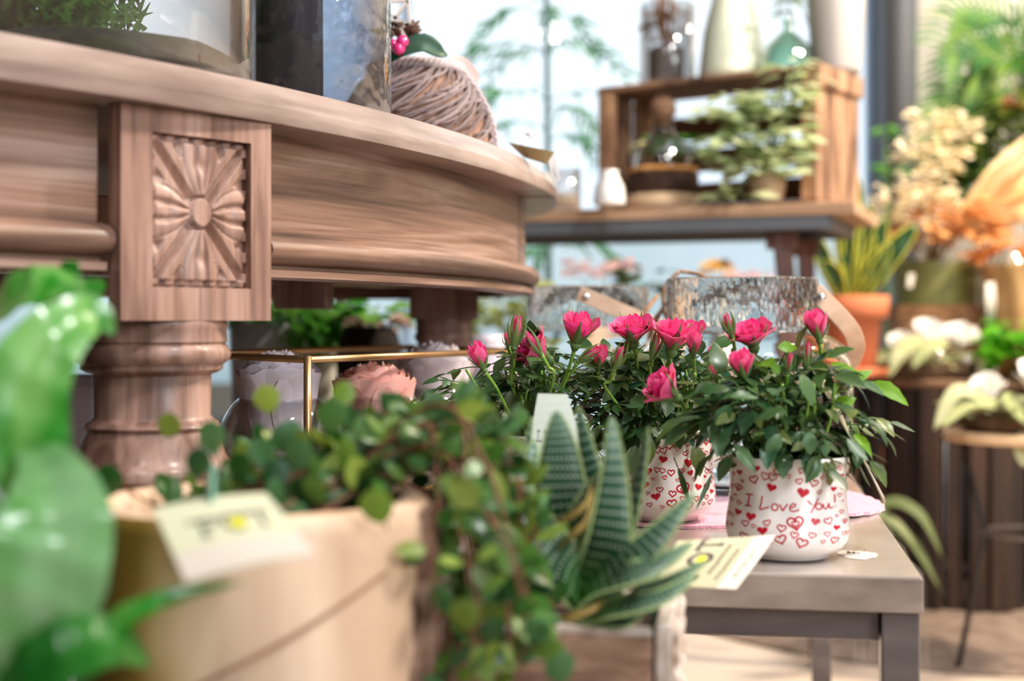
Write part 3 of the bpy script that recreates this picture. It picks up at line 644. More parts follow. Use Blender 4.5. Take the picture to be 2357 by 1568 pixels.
jar('large glass jar beside the oval table tip, leather strap bolted on its neck front', 1352, 1.74,
    [(1332, 676, 1.655, (.45, 0, .9)), (1400, 704, 1.645, (.4, 0, .9)), (1470, 734, 1.650, (.4, 0, .9)), (1535, 760, 1.680, (.35, 0, .9)), (1560, 790, 1.770, (.2, .2, 1)), (1520, 800, 1.860, (0, 0, 1)), (1400, 800, 1.880, (0, 0, 1)), (1300, 740, 1.840, (0, 0, 1))])
twineM = mat('jute_twine', (186, 144, 108), .9, col2=(150, 108, 76), scale=300, bump=.5)
b = MB(); b.tube(smoothpath([P(1512, 682, 1.52), P(1490, 712, 1.5), P(1485, 730, 1.49), P(1500, 742, 1.49), P(1530, 744, 1.5), P(1540, 742, 1.52)], 6), .0022, 8)
b.tube(smoothpath([P(1565, 625, 1.50), P(1590, 628, 1.50), P(1618, 636, 1.48), P(1640, 660, 1.46)], 5), .002, 8)
b.tube(smoothpath([P(1565, 625, 1.50), P(1530, 660, 1.50), P(1528, 715, 1.5), P(1540, 742, 1.52)], 5), .002, 8)
b.tube(smoothpath([P(1540, 742, 1.52), P(1560, 800, 1.55), P(1600, 870, 1.6), P(1620, 1060, 1.62), Vector((XY(1620, 1.62), 1.62, BH+.006))], 5), .002, 8)
tag(b.build('jute_twine', twineM), 'brown jute twine looped between the necks of the two glass jars', 'twine')

# ---------------- brass rack with glass bowls of preserved roses
lowM = mat('dark_stained_board', (92, 80, 74), .6, col2=(72, 62, 56), scale=6, stretch=(1, 6, 6))
def stand(label, x0, x1, y0, y1, z, m=None, legs=((0, 0), (1, 0), (0, 1), (1, 1))):
    t = thing('low_stand', label, 'stand', ((x0+x1)/2, (y0+y1)/2, 0)); m = m or lowM
    q = MB(); q.box(((x0+x1)/2, (y0+y1)/2, z-.011), (x1-x0, y1-y0, .022)); q.build('stand_top', m, t, smooth=False, bevel=.002)
    for a, b_ in legs:
        q = MB(); q.box((x0+.02+(x1-x0-.04)*a, y0+.02+(y1-y0-.04)*b_, (z-.022)/2), (.03, .03, z-.022)); q.build('leg', m, t, smooth=False, bevel=.001)
    return t
RZ0 = H-.155
rk = thing('brass_wire_rack', 'brass wire frame rack around the glass bowls, under the oval table', 'rack', (XY(708, 1.12), 1.12, RZ0))
A_, B_ = P(708, 828, 1.12), P(1180, 795, 1.44); zt = A_.z
def flat(v, z): return Vector((v.x, v.y, z))
B_.z = zt; Dv = P(500, 822, 1.17); Dv.z = zt; dv = (Dv-A_); Dv = A_+dv.normalized()*.28; Ev = B_+dv.normalized()*.20
B2 = P(945, 786, 1.66); B2.z = zt
Dl = P(420, 812, 1.30); Dl.z = zt
corners = [A_, B_, B2, Dl]
b = MB()
for z in (zt, RZ0+.004):
    for i in range(4): b.tube([flat(corners[i], z), flat(corners[(i+1) % 4], z)], .0030, 8)
b.build('rail', goldM, rk)
for i in range(4):
    b = MB(); b.tube([flat(corners[i], RZ0), flat(corners[i], zt+.003)], .0032, 8); b.build('post', goldM, rk)
b = MB(); b.add([flat(c_, RZ0+.003) for c_ in corners]+[flat(c_, RZ0+.007) for c_ in corners], [(3, 2, 1, 0), (4, 5, 6, 7), (0, 1, 5, 4), (1, 2, 6, 5), (2, 3, 7, 6), (3, 0, 4, 7)])
b.build('rack_floor', mat('rack_floor_board', (120, 104, 96), .6), rk, smooth=False)
t = thing('low_stand', 'dark low stand under the oval table, carrying the brass wire rack', 'stand', (XY(700, 1.4), 1.4, 0))
b = MB(); cc = [A_+Vector((-.006, .004, 0)), Vector((-.088, 1.62, 0)), Vector((XY(900, 1.75), 1.70, 0)), Dl]
b.add([flat(c_, RZ0-.022) for c_ in cc]+[flat(c_, RZ0) for c_ in cc], [(3, 2, 1, 0), (4, 5, 6, 7), (0, 1, 5, 4), (1, 2, 6, 5), (2, 3, 7, 6), (3, 0, 4, 7)]); b.build('stand_top', lowM, t, smooth=False)
mid = (cc[0]+cc[1]+cc[2]+cc[3])/4
for c_ in cc:
    q = c_.lerp(mid, .14); b = MB(); b.box((q.x, q.y, (RZ0-.022)/2), (.024, .024, RZ0-.022)); b.build('leg', lowM, t, smooth=False)
def presrose(parent_label, c, r, h, col, cols, seed, ruffle=.25):
    rr = random.Random(seed); mb = MB(); m = mat('preserved_petal', col, .75, island=cols, tl=.12)
    for L_ in range(7):
        f = (L_+1)/7; npet = 3+L_
        for k in range(npet):
            th = 2*PI*k/npet+L_*1.3+rr.uniform(-.2, .2); rows = []; hh = h*(1.02-.16*f*f); ro = r*(.14+.86*f); ph = rr.uniform(0, 6)
            for i in range(8):
                v = i/7; row = []
                for j in range(9):
                    u = -1+j/4; wv = math.sin(PI*(.2+.5*v))
                    rad = ro*(.62+.38*math.sin(v*PI*.62))+r*.12*max(0, v-.8)*5*f*.8
                    rad += ruffle*r*.22*math.sin(u*4+ph)*v*v
                    z = hh*v*(1-.10*u*u)-.03*h*math.sin(u*6+ph)*v
                    if v > .9: z -= h*.03*f
                    a = th+u*(1.0 if L_ > 1 else 1.5)*wv; row.append(Vector(c)+Vector((rad*math.cos(a), rad*math.sin(a), z)))
                rows.append(row)
            mb.grid(rows)
    o = mb.build('preserved_rose', m, None, recalc=False)
    return tag(o, parent_label, 'flower', 'preserved roses in glass bowls')
gravelM = mat('glitter_gravel', (196, 186, 180), .3, col2=(110, 98, 92), scale=420, bump=1, spec=1)
def bowl(label, px, d, rb, rim_y, rose_top, rr_, rlabel, col, cols, seed):
    z0 = RZ0+.0072; c = Vector((XY(px, d), d, z0)); hr = ZY(rim_y, d)-z0
    t = thing('glass_bowl', label, 'bowl', c, 0, 'glass bowls in the brass rack')
    op = rb*.62; out = []; n = 16
    zc = hr*.5
    a1 = math.asin(min(1, op/rb)); 
    for i in range(n+1):
        a = -PI*.42+(PI/2-a1+PI*.42)*i/n; out.append((rb*math.cos(a), zc+(hr-zc)/math.sin(PI/2-a1)*math.sin(a) if a > 0 else zc+zc/math.sin(PI*.42)*math.sin(a)))
    m = MB(); m.lathe([(.001, 0)]+out+[(op+.0012, hr+.0012), (op-.001, hr+.001)]+[(r_-.002, z_+(.002 if i_ > n-3 else 0)) for i_, (r_, z_) in enumerate(out[::-1])][1:-1]+[(.001, .002)], (0, 0, 0), 56)
    m.build('glass_body', glassM, t, world=False)
    g_ = MB(); g_.lathe([(.001, .0025), (rb*.3, .003), (rb*.72, zc*.28), (rb*.93, zc*.72), (rb*.9, zc*.78), (.001, zc*.84)], (0, 0, 0), 40); g_.build('gravel', gravelM, t, world=False)
    topz = ZY(rose_top, d); presrose(rlabel, (c.x, c.y, z0+zc*.8), rr_, topz-z0-zc*.8, col, cols, seed)
bowl('round glass bowl holding the lilac preserved rose, nearest the carved table leg', 640, 1.235, .052, 912, 812, .034, 'lilac preserved rose in the glass bowl nearest the carved leg', (226, 210, 220), [(244, 232, 238), (212, 196, 208)], 1)
bowl('round glass bowl holding the salmon pink preserved rose, middle of the brass rack', 862, 1.27, .052, 905, 838, .034, 'salmon pink preserved rose in the middle glass bowl', (236, 168, 156), [(244, 196, 182), (224, 146, 140)], 2)
bowl('round glass bowl holding the pale blush preserved rose, right end of the brass rack', 1002, 1.45, .050, 880, 790, .036, 'pale blush preserved rose in the rightmost glass bowl', (226, 210, 212), [(240, 228, 228), (208, 190, 196)], 3)
# ---------------- cards with print
cardM = mat('cream_card', (184, 176, 144), .5, subs=0); cardW = mat('white_card_strip', (212, 202, 188), .5)
inkM = mat('card_ink', (70, 64, 56), .6); yelM = mat('yellow_print', (226, 222, 20), .5); paleM = mat('pale_card', (178, 184, 172), .55)
GL = {'P': [[(0, 0), (.4, 0)], [(.2, 0), (.2, 1)], [(0, 1), (.5, 1), (.72, .9), (.72, .62), (.5, .5), (.2, .5)]],
      'O': [[(.4+.38*math.cos(a*PI/8), .5+.5*math.sin(a*PI/8)) for a in range(17)]],
      'T': [[(0, .78), (0, 1), (.8, 1), (.8, .78)], [(.4, 1), (.4, 0)], [(.27, 0), (.53, 0)]],
      'I': [[(0, 0), (.4, 0)], [(.2, 0), (.2, 1)], [(0, 1), (.4, 1)]],
      'L': [[(0, 0), (.6, 0), (.6, .2)], [(.2, 0), (.2, 1)], [(0, 1), (.4, 1)]], 'E': [[(0, 0), (.6, 0), (.6, .2)], [(.2, 0), (.2, 1)], [(0, 1), (.6, 1), (.6, .8)], [(.2, .5), (.5, .5)]]}
def card(name, label, q4, strip=None, prints=(), th=.0005, bow=0, m0=None, parts=True, group=None):
    # q4: corners p00 (u=0,v=0), p10, p11, p01; strip = fraction of v that is the white band
    p00, p10, p11, p01 = [Vector(p) for p in q4]; nn = (p10-p00).cross(p01-p00).normalized()
    if nn.dot(Vector((0, 0, H))-(p00+p11)/2) < 0: nn = -nn
    def at(u, v, o=0):
        return p00*(1-u)*(1-v)+p10*u*(1-v)+p11*u*v+p01*(1-u)*v+nn*(o+bow*math.sin(PI*u))
    c = (p00+p11)/2; t = thing(name, label, 'price tag', c, 0, group)
    def sheet(v0, v1):
        mb = MB(); N_ = 14; fr_ = [[at(i/N_, v0+(v1-v0)*j, th/2) for i in range(N_+1)] for j in (0, 1)]; bk = [[at(i/N_, v0+(v1-v0)*j, -th/2) for i in range(N_+1)] for j in (1, 0)]
        mb.grid([fr_[0], fr_[1], bk[0], bk[1], fr_[0]]); return mb
    body = sheet(0, strip or 1).build('card', m0 or cardM, t, smooth=False, recalc=False)
    if strip: sheet(strip, 1).build('white_strip', cardW, t, smooth=False, recalc=False)
    if prints:
        mb = MB()
        def st(pts, wd, mi=0):
            L_, R_ = [], []
            for i, p_ in enumerate(pts):
                a = pts[max(i-1, 0)]; c_ = pts[min(i+1, len(pts)-1)]; dx, dy = c_[0]-a[0], c_[1]-a[1]; l = math.hypot(dx, dy) or 1
                nx, ny = -dy/l*wd/2, dx/l*wd/2; L_.append(at(p_[0]+nx, p_[1]+ny, th/2+.0002)); R_.append(at(p_[0]-nx, p_[1]-ny, th/2+.0002))
            mb.grid([L_, R_], mi)
        for pr in prints:
            k = pr[0]
            if k == 'txt':          # text, origin, along vector, up vector, weight
                _, s, o, a, u, wt = pr; x = 0
                for ch in s:
                    for pl in GL[ch]: st([(o[0]+a[0]*(x+px_)+u[0]*py_, o[1]+a[1]*(x+px_)+u[1]*py_) for px_, py_ in pl], wt)
                    x += {'I': .62, 'L': .85}.get(ch, 1.02)
            elif k == 'dot':
                _, x, y, r_, ry_ = pr; vs = [at(x+r_*math.cos(i*PI/8), y+ry_*math.sin(i*PI/8), th/2+.0003) for i in range(16)]; mb.add(vs, [tuple(range(16))], 1)
            else:                   # small handwriting, a scribbled line
                _, o, a, u, n_, wt = pr; pts = []
                for i in range(n_*6):
                    f = i/(n_*6-1); pts.append((o[0]+a[0]*f+u[0]*math.sin(i*1.7+math.sin(i*.6))*(.5+.4*math.sin(i*.9)), o[1]+a[1]*f+u[1]*math.sin(i*1.7+math.sin(i*.6))*(.5+.4*math.sin(i*.9))))
                st(pts, wt)
        mb.build('print', [inkM, yelM], body, recalc=False, smooth=False)
    return t

# ---------------- front display stand (its top is just below the frame)
FZ = .34
ft = thing('display_table', 'low wooden display table in the foreground carrying the aloe box, log planter and leafy plant', 'table', (-.2, .62, 0))
b = MB(); b.box((-.26, .60, FZ-.0125), (.66, .44, .025)); b.build('table_board', lowM, ft, smooth=False, bevel=.002)
for x in (-.56, .04):
    for y in (.41, .79): b = MB(); b.box((x, y, (FZ-.025)/2), (.035, .035, FZ-.025)); b.build('leg', lowM, ft, smooth=False)

# ---------------- aloe in a weathered wooden box
boxW = mat('weathered_box_wood', (168, 132, 110), .75, col2=(110, 80, 62), scale=10, stretch=(2, 2, 9), bump=.6, bscale=40)
boxE = mat('whitewashed_edge', (214, 202, 192), .8, col2=(160, 140, 124), scale=60, bump=.6)
ang = math.atan2(-.017, .098); ux = Vector((math.cos(ang*.9), math.sin(ang*.9), 0)); uy = Vector((-ux.y, ux.x, 0))
KC = Vector((XY(1546, .72), .72, 0)); KT = ZY(1452, .72); KD, KW = .106, .118
ab = thing('wooden_box', 'small whitewashed wooden box with carved sides holding the aloe, in front of the grey bench', 'box', (KC.x-.06, KC.y+.05, FZ))
bz = math.atan2(ux.y, ux.x)
def kb(u, v, z, su, sv, sz, mb): mb.box(KC+ux*u+uy*v+Vector((0, 0, z)), (su, sv, sz), bz)
b = MB(); kb(-KW/2-.004, .005, (KT-.004+FZ)/2, KW-.012, .009, KT-.004-FZ, b); kb(-KW/2-.004, KD-.005, (KT-.004+FZ)/2, KW-.012, .009, KT-.004-FZ, b); kb(-KW/2, KD/2, FZ+.006, KW-.02, KD-.01, .01, b)
b.build('board', boxW, ab, smooth=False, bevel=.001)
b = MB(); kb(-KW/2-.004, .005, KT-.002, KW-.012, .0092, .004, b); kb(-KW/2-.004, KD-.005, KT-.002, KW-.012, .0092, .004, b)
for u in (-.004, -KW-.004): kb(u, KD/2, (KT+.003+FZ)/2, .0085, KD, KT+.003-FZ, b)
b.build('side_board', boxE, ab, smooth=False, bevel=.0012)
b = MB()
for i in range(5):
    for j in range(16):
        z = KT-.004-j*.011; 
        if z < FZ+.01: continue
        b.ball(KC+ux*(.0012)+uy*(.012+i*.0205)+Vector((0, 0, z)), .0055, 8, 0, (.55, 1.4, .9))
        b.ball(KC+ux*(.0012)+uy*(.022+i*.0205)+Vector((0, 0, z-.0055)), .004, 8, 0, (.5, 1, .8))
b.build('carved_moulding', boxE, ab)
b = MB(); q = KC+ux*(-KW/2)+uy*KD/2; b.box(Vector((q.x, q.y, KT-.014)), (KW-.02, KD-.018, .008), bz); b.build('soil', soilM, ab)
def aloeM():
    m = mat('aloe_skin', (62, 104, 66), .42, coat=.25); N = m.node_tree.nodes; L = m.node_tree.links
    tc = N.new('ShaderNodeTexCoord'); sp = N.new('ShaderNodeSeparateXYZ'); L.new(tc.outputs['UV'], sp.inputs[0])
    def mth(op, a, b_=None):
        n = N.new('ShaderNodeMath'); n.operation = op
        for i, v in enumerate((a, b_)):
            if v is None: continue
            if isinstance(v, (int, float)): n.inputs[i].default_value = v
            else: L.new(v, n.inputs[i])
        return n.outputs[0]
    fv = mth('FRACT', mth('MULTIPLY', sp.outputs['Y'], 17)); fu = mth('FRACT', mth('MULTIPLY', sp.outputs['X'], 9))
    band = mth('LESS_THAN', mth('ABSOLUTE', mth('SUBTRACT', fv, .5)), .12); dot = mth('LESS_THAN', mth('ABSOLUTE', mth('SUBTRACT', fu, .5)), .26)
    bd_ = mth('MULTIPLY', mth('MULTIPLY', band, dot), .45)
    r = N.new('ShaderNodeValToRGB'); L.new(sp.outputs['Y'], r.inputs[0]); e = r.color_ramp.elements
    e[0].color = lin((70, 136, 40)); e[1].color = lin((72, 106, 84)); e[1].position = 1; q_ = e.new(.3); q_.color = lin((12, 56, 28)); q_ = e.new(.7); q_.color = lin((26, 66, 44))
    mx = N.new('ShaderNodeMix'); mx.data_type = 'RGBA'; L.new(bd_, mx.inputs[0]); L.new(r.outputs[0], mx.inputs[6]); mx.inputs[7].default_value = lin((214, 222, 196))
    L.new(mx.outputs[2], N['Principled BSDF'].inputs['Base Color']); return m
aloeM = aloeM(); aloeE = mat('aloe_edge', (150, 172, 112), .5)
dryM = mat('dry_leaf', (150, 130, 62), .6, col2=(118, 92, 44), scale=50)
def aloeleaf(parent, pts, w0, thick=.34, face=(0, -1, .15), n=26):
    pp = smoothpath(pts, max(2, n//(len(pts)-1))); k = len(pp); face = Vector(face); mb = MB(); rows = []; uvl = []; eds = [[], []]
    for i, p in enumerate(pp):
        t = i/(k-1); tg = (pp[min(i+1, k-1)]-pp[max(i-1, 0)]).normalized(); sd = tg.cross(face); sd.normalize(); nn = sd.cross(tg)
        if nn.dot(face) < 0: nn = -nn
        w_ = w0*(1-t)**.72*(1-.15*(1-t)**4)+.0006
        row = []
        for a, d_ in ((-1, 0), (-.75, .5), (-.35, .85), (0, .95), (.35, .85), (.75, .5), (1, 0), (.7, -.30), (0, -.12), (-.7, -.30)):
            row.append(p+sd*a*w_/2-nn*d_*w_*thick*.9)
        rows.append(row); eds[0].append(row[0]); eds[1].append(row[6])
    b0 = len(mb.v); mb.grid(rows, close=True)
    for i in range(k):
        for j in range(10): mb.uv[b0+i*10+j] = ((j/6. if j < 7 else (9.5-j)/3.), i/(k-1))
    o = mb.build('aloe_leaf', aloeM, parent)
    e = MB()
    for ed in eds:
        e.tube(ed, [.0005*(1-i/k)+.0002 for i in range(k)], 5)
        for i in range(1, k-1):
            for f in (0, .5):
                q_ = ed[i].lerp(ed[i+1], f) if i+1 < k else ed[i]; c0 = (pp[i]-q_).normalized(); e.ball(q_-c0*.0006, .0011*(1-.5*i/k), 5, 0, (1, 1, 1))
    e.build('leaf_edge', aloeE, o)
    return o
al = thing('aloe_plant', 'spotted aloe with white toothed leaves growing in the weathered wooden box', 'succulent', (XY(1330, .78), .78, KT-.01))
rb_ = P(1345, 1440, .78)
AL = [([(1310, 1290, .78), (1290, 1160, .775), (1287, 1040, .78), (1280, 945, .785)], .042, (0, -1, .1)),
      ([(1360, 1370, .765), (1290, 1290, .74), (1215, 1170, .735), (1188, 1050, .745)], .036, (.55, -.8, .25)),
      ([(1370, 1380, .76), (1400, 1250, .74), (1412, 1110, .745), (1408, 960, .76)], .029, (-.1, -1, .1)),
      ([(1385, 1390, .775), (1425, 1260, .775), (1465, 1120, .78), (1492, 985, .79)], .027, (-.9, -.5, .1)),
      ([(1330, 1385, .755), (1430, 1310, .735), (1520, 1225, .735), (1598, 1135, .75)], .027, (-.35, -.75, .6)),
      ([(1350, 1395, .75), (1430, 1330, .725), (1510, 1300, .725), (1595, 1248, .74)], .024, (.1, -.5, .9)),
      ([(1380, 1410, .75), (1460, 1370, .735), (1540, 1340, .735), (1628, 1290, .745)], .018, (.1, -.4, .95)),
      ([(1360, 1425, .74), (1450, 1395, .72), (1530, 1370, .72), (1600, 1325, .73)], .018, (.1, -.5, .9)),
      ([(1300, 1385, .79), (1380, 1190, .80), (1355, 1060, .81), (1330, 935, .82)], .022, (-.5, -1, .1)),
      ([(1270, 1390, .80), (1225, 1270, .81), (1215, 1120, .82), (1230, 1010, .83)], .030, (.4, -1, .1)),
      ([(1300, 1300, .77), (1340, 1180, .755), (1400, 1085, .76), (1412, 985, .77)], .019, (-.6, -.8, .4)),
      ([(1340, 1420, .745), (1370, 1425, .735), (1430, 1435, .725), (1480, 1412, .725)], .012, (0, -.6, .9))]
for pts, w_, fc in AL: aloeleaf(al, [P(*q) for q in pts], w_, face=fc)
b = MB()
for pts, w_ in (([(1240, 1200, .75), (1300, 1195, .735), (1350, 1160, .735), (1365, 1110, .745)], .0032), ([(1255, 1300, .75), (1310, 1240, .73), (1350, 1200, .73), (1368, 1130, .74)], .0032), ([(1240, 1440, .73), (1300, 1425, .72), (1360, 1405, .72), (1395, 1380, .73)], .004)):
    pp = smoothpath([P(*q) for q in pts], 6); b.blade(pp, [w_*math.sin(PI*(.08+.9*i/(len(pp)-1))) for i in range(len(pp))], (0, -1, .4), fold=.4)
b.build('dry_leaf', dryM, al, recalc=False)
al2 = thing('aloe_plant', 'smaller dark aloe with thin upright leaves, left behind the large aloe in the same box', 'succulent', (XY(1110, .86), .80, KT-.01))
for x0, x1, y1, w_ in ((1120, 1062, 948, .012), (1130, 1128, 945, .009), (1150, 1162, 950, .010), (1150, 1225, 960, .009), (1100, 1085, 1010, .011)):
    aloeleaf(al2, [P(1135, 1440, .80), P((x0+x1)/2, 1180, .835), P(x1, y1, .86)], w_*1.3, face=(R.uniform(-.5, .5), -1, .1))
card('price_tag', 'cream price tag printed POT with a white strip, sticking out beside the aloe', [P(1478, 1345, .80), P(1560, 1246, .84), P(1786, 1232, .90), P(1694, 1357, .855)], .77,
     [('txt', 'POT', (.10, .47), (.31, 0), (0, -.21), .055), ('dot', .54, .375, .07, .05), ('scr', (.25, .57), (.6, 0), (.01, .035), 9, .014), ('scr', (.15, .69), (.6, 0), (.01, .03), 9, .012), ('scr', (.2, .87), (.55, 0), (.02, .06), 4, .010)], bow=.001)
b = MB(); b.tube([P(1500, 1450, .775), P(1512, 1330, .80), P(1530, 1300, .825)], .0011, 6); b.tube([P(1470, 1480, .77), P(1500, 1450, .775)], .0011, 6)
tag(b.build('tag_stick', mat('dark_green_stick', (52, 84, 58), .4)), 'thin green stick holding the POT price tag above the aloe box', 'stick')
card('price_tag', 'pale grey card with thin serif lettering standing upright between aloe and rose leaves', [P(1190, 1180, .925), P(1238, 906, .945), P(1306, 908, .95), P(1392, 1200, .93)], None,
     [('txt', 'LITT', (.60, .12), (-.001, .16), (.085, 0), .012), ('scr', (.52, .3), (0, .4), (.02, 0), 6, .008)], m0=paleM)
# the long card standing edge-on at the right of the front rose pot
card('price_tag', 'long cream card seen almost edge-on, leaning right of the I Love You pot', [P(1868, 850, .985), P(1896, 868, 1.03), P(2036, 1160, 1.03), P(2030, 1142, .985)], .8, [('scr', (.3, .2), (.3, .3), (.02, .01), 5, .01)], bow=.0012)
b = MB(); b.tube([P(1880, 862, 1.005), P(1900, 905, 1.0), P(1898, 960, 1.0), P(1880, 1060, 1.0)], .0016, 6); tag(b.build('tag_stick', mat('brown_stick', (70, 52, 34), .6)), 'brown stick holding the edge-on cream card in the I Love You pot', 'stick')

# ---------------- hollow log planter with creeping vine
def logmat():
    m = mat('debarked_log', (255, 250, 244), .6, col2=(190, 166, 146), scale=7, stretch=(3, 3, .5), bump=.4, bscale=14, detail=6); N = m.node_tree.nodes; L = m.node_tree.links
    tc = N.new('ShaderNodeTexCoord'); sp = N.new('ShaderNodeSeparateXYZ'); L.new(tc.outputs['Object'], sp.inputs[0])
    nz = N.new('ShaderNodeTexNoise'); nz.inputs['Scale'].default_value = 16; L.new(tc.outputs['Object'], nz.inputs[0])
    a = N.new('ShaderNodeMath'); a.operation = 'MULTIPLY_ADD'; L.new(nz.outputs['Fac'], a.inputs[0]); a.inputs[1].default_value = .035; L.new(sp.outputs['X'], a.inputs[2])
    r = N.new('ShaderNodeValToRGB'); mr = N.new('ShaderNodeMapRange'); mr.inputs[1].default_value = -.085; mr.inputs[2].default_value = .10; L.new(a.outputs[0], mr.inputs[0]); L.new(mr.outputs[0], r.inputs[0])
    e = r.color_ramp.elements; e[0].color = lin((142, 122, 42)); e[0].position = .12; e[1].color = lin((240, 214, 188)); e[1].position = .58
    q_ = e.new(.33); q_.color = lin((150, 120, 48)); q_ = e.new(.42); q_.color = lin((200, 174, 128))
    mx = N.new('ShaderNodeMix'); mx.data_type = 'RGBA'; mx.blend_type = 'MULTIPLY'; mx.inputs[0].default_value = .7
    old = N['Principled BSDF'].inputs['Base Color'].links[0].from_socket; L.new(r.outputs[0], mx.inputs[6]); L.new(old, mx.inputs[7]); L.new(mx.outputs[2], N['Principled BSDF'].inputs['Base Color']); return m
GS = 1.12                                  # distance scale of the planter group
PC = Vector((XY(600, .70), .70, FZ)); PR = .0835; PH = ZY(1196, .625)-FZ
pl = thing('log_planter', 'hollow pale log planter with olive stained left side, in the left foreground', 'planter', PC)
def lr(a, z): return 1+.02*math.sin(2*a+.5)+.012*math.sin(5*a+z*20)-.018*math.sin(a*3)
b = MB(); b.lathe([(.001, 0), (PR*.93, 0), (PR*.94, .004), (PR*.96, PH*.5), (PR, PH-.008), (PR*.995, PH-.002), (PR*.97, PH)], (0, 0, 0), 90, fn=lr); lo_ = b.build('log_body', logmat(), pl, world=False)
b = MB(); b.lathe([(PR*.97, PH), (PR*.93, PH+.0012), (PR*.83, PH+.0005), (PR*.80, PH-.004), (PR*.79, PH-.02)], (0, 0, 0), 90, fn=lr); b.build('rim', mat('pale_cut_rim', (236, 206, 178), .6, col2=(214, 172, 136), scale=40), pl, world=False)
b = MB(); b.lathe([(.001, PH-.010), (PR*.5, PH-.007), (PR*.8, PH-.013)], (0, 0, 0), 50, fn=lr); b.build('soil', soilM, pl, world=False)
# bark left on the right-hand side
b = MB(); rows = []
for i in range(40):
    z = PH*(1-i/39); row = []
    for j in range(14):
        a = -.38+1.5*j/13; r = PR*lr(a, z)*(.96+.04*z/PH)+.0035+.0035*math.sin(z*170+a*9)*math.sin(a*23+z*60)-(.004 if j in (0, 13) else 0)
        row.append(Vector((r*math.cos(a), r*math.sin(a), z)))
    rows.append(row)
b.grid(rows); b.build('bark', mat('flaky_bark', (160, 130, 112), .9, col2=(104, 74, 58), scale=60, bump=1), pl, world=False)
# a crack line across the front of the log
b = MB(); rows = []
for i in range(30):
    a = -2.0+1.35*i/29; z = PH*(.52+.32*(i/29)); r = PR*lr(a, z)*(.96+.04*z/PH)+.0002; rows.append([Vector((r*math.cos(a), r*math.sin(a), z+s*.0012)) for s in (-1, 1)])
b.grid(rows); b.build('crack', mat('crack_brown', (150, 112, 82), .8), lo_, world=False, recalc=False)
b = MB()
for a, zf, w_, h_ in ((-1.25, .30, .004, .007), (-.95, .22, .007, .009), (-1.1, .42, .003, .003)):
    r = PR*lr(a, PH*zf)*.975+.0008; vs = [Vector((r*math.cos(a+w_/PR*math.cos(k*PI/6)), r*math.sin(a+w_/PR*math.cos(k*PI/6)), PH*zf+h_*math.sin(k*PI/6))) for k in range(12)]; b.add(vs, [tuple(range(12))])
b.build('knot', mat('knot_brown', (168, 118, 78), .8), lo_, world=False, recalc=False)
vineM = mat('creeper_leaf', (78, 122, 44), .36, island=[(30, 74, 28), (116, 146, 52), (50, 96, 54), (150, 168, 66), (28, 66, 28), (92, 134, 84), (40, 84, 34)], tl=.28, coat=.1)
vstM = mat('creeper_stem', (132, 82, 60), .6, col2=(104, 62, 44), scale=30)
rr = random.Random(21); vp = thing('creeping_vine', 'creeping vine with small round leaves spilling over the right side of the log planter', 'potted plant', (PC.x, PC.y, PC.z+PH))
lf, sm = MB(), MB()
def roundleaf(mb, c, dr, up, s, wf=.92):
    dr = Vector(dr).normalized(); up = Vector(up); up = (up-dr*up.dot(dr)).normalized(); cv = rr.uniform(-.1, .3)
    path = [Vector(c)+dr*s*t-up*s*cv*t*t for t in (0, .12, .3, .5, .7, .88, 1)]
    mb.blade(path, [s*wf*x for x in (.12, .62, .93, 1, .86, .55, .1)], up, fold=rr.uniform(-.05, .15), n=4, bend=.08)
def vine(pts, step=.013, s0=.0145, sd_=.45):
    pp = smoothpath(pts, 8); sm.tube(pp, [.0011*(1-.6*i/len(pp)) for i in range(len(pp))], 5); acc = 0; k = 0
    for a, c_ in zip(pp, pp[1:]):
        acc += (c_-a).length
        if acc > step:
            acc = 0; k += 1; tg = (c_-a).normalized()
            for sg in ((-1, 1) if rr.random() < .6 else (1,)):
                o = Vector((rr.uniform(-1, 1), rr.uniform(-.8, .3), rr.uniform(-.4, .9))); d_ = (o+tg*.3).normalized()
                s = s0*rr.uniform(.7, 1.3); sm.tube([a, a+d_*.004], .0004, 4); roundleaf(lf, a+d_*.004, d_, (rr.uniform(-.5, .5), rr.uniform(-1.1, -.2), rr.uniform(.1, 1)), s, rr.uniform(.42, .8))
top = PC+Vector((0, 0, PH-.008))
def rp(r=.05): a = rr.uniform(0, 2*PI); q = rr.random()**.5*r; return top+Vector((q*math.cos(a), q*math.sin(a), 0))
for k in range(15):                        # low tangle over the soil, leaning right
    s = rp(.055); e = P(rr.uniform(500, 1060), rr.uniform(1020, 1160), GS*rr.uniform(.60, .70)); m_ = (s+e)/2+Vector((rr.uniform(-.01, .01), 0, rr.uniform(.002, .02)))
    vine([s, m_, e])
for k in range(19):                        # long shoots hanging over the right side
    s = rp(.05)+Vector((.015, 0, 0)); x1 = rr.uniform(1010, 1235); d1 = GS*rr.uniform(.58, .66)
    vine([s, P(rr.uniform(900, 1040), rr.uniform(930, 1080), d1+.03), P(1000+(x1-1000)*.55, rr.uniform(1050, 1200), d1), P(x1-20, rr.uniform(1250, 1350), d1-.01), P(x1, rr.uniform(1400, 1640), d1-.02)], step=.015)
for k in range(9):
    s = rp(.05); vine([s, P(rr.uniform(1000, 1080), rr.uniform(940, 1000), .74), P(rr.uniform(1120, 1200), rr.uniform(1060, 1180), .72), P(rr.uniform(1180, 1290), rr.uniform(1280, 1460), .71)], step=.016)
vine([top+Vector((-.03, .01, 0)), P(480, 1150, .67), P(470, 1070, .675), P(495, 1000, .68)], step=.5)
vine([top+Vector((-.05, .02, 0)), P(330, 1150, .69), P(290, 1120, .69)], step=.5)
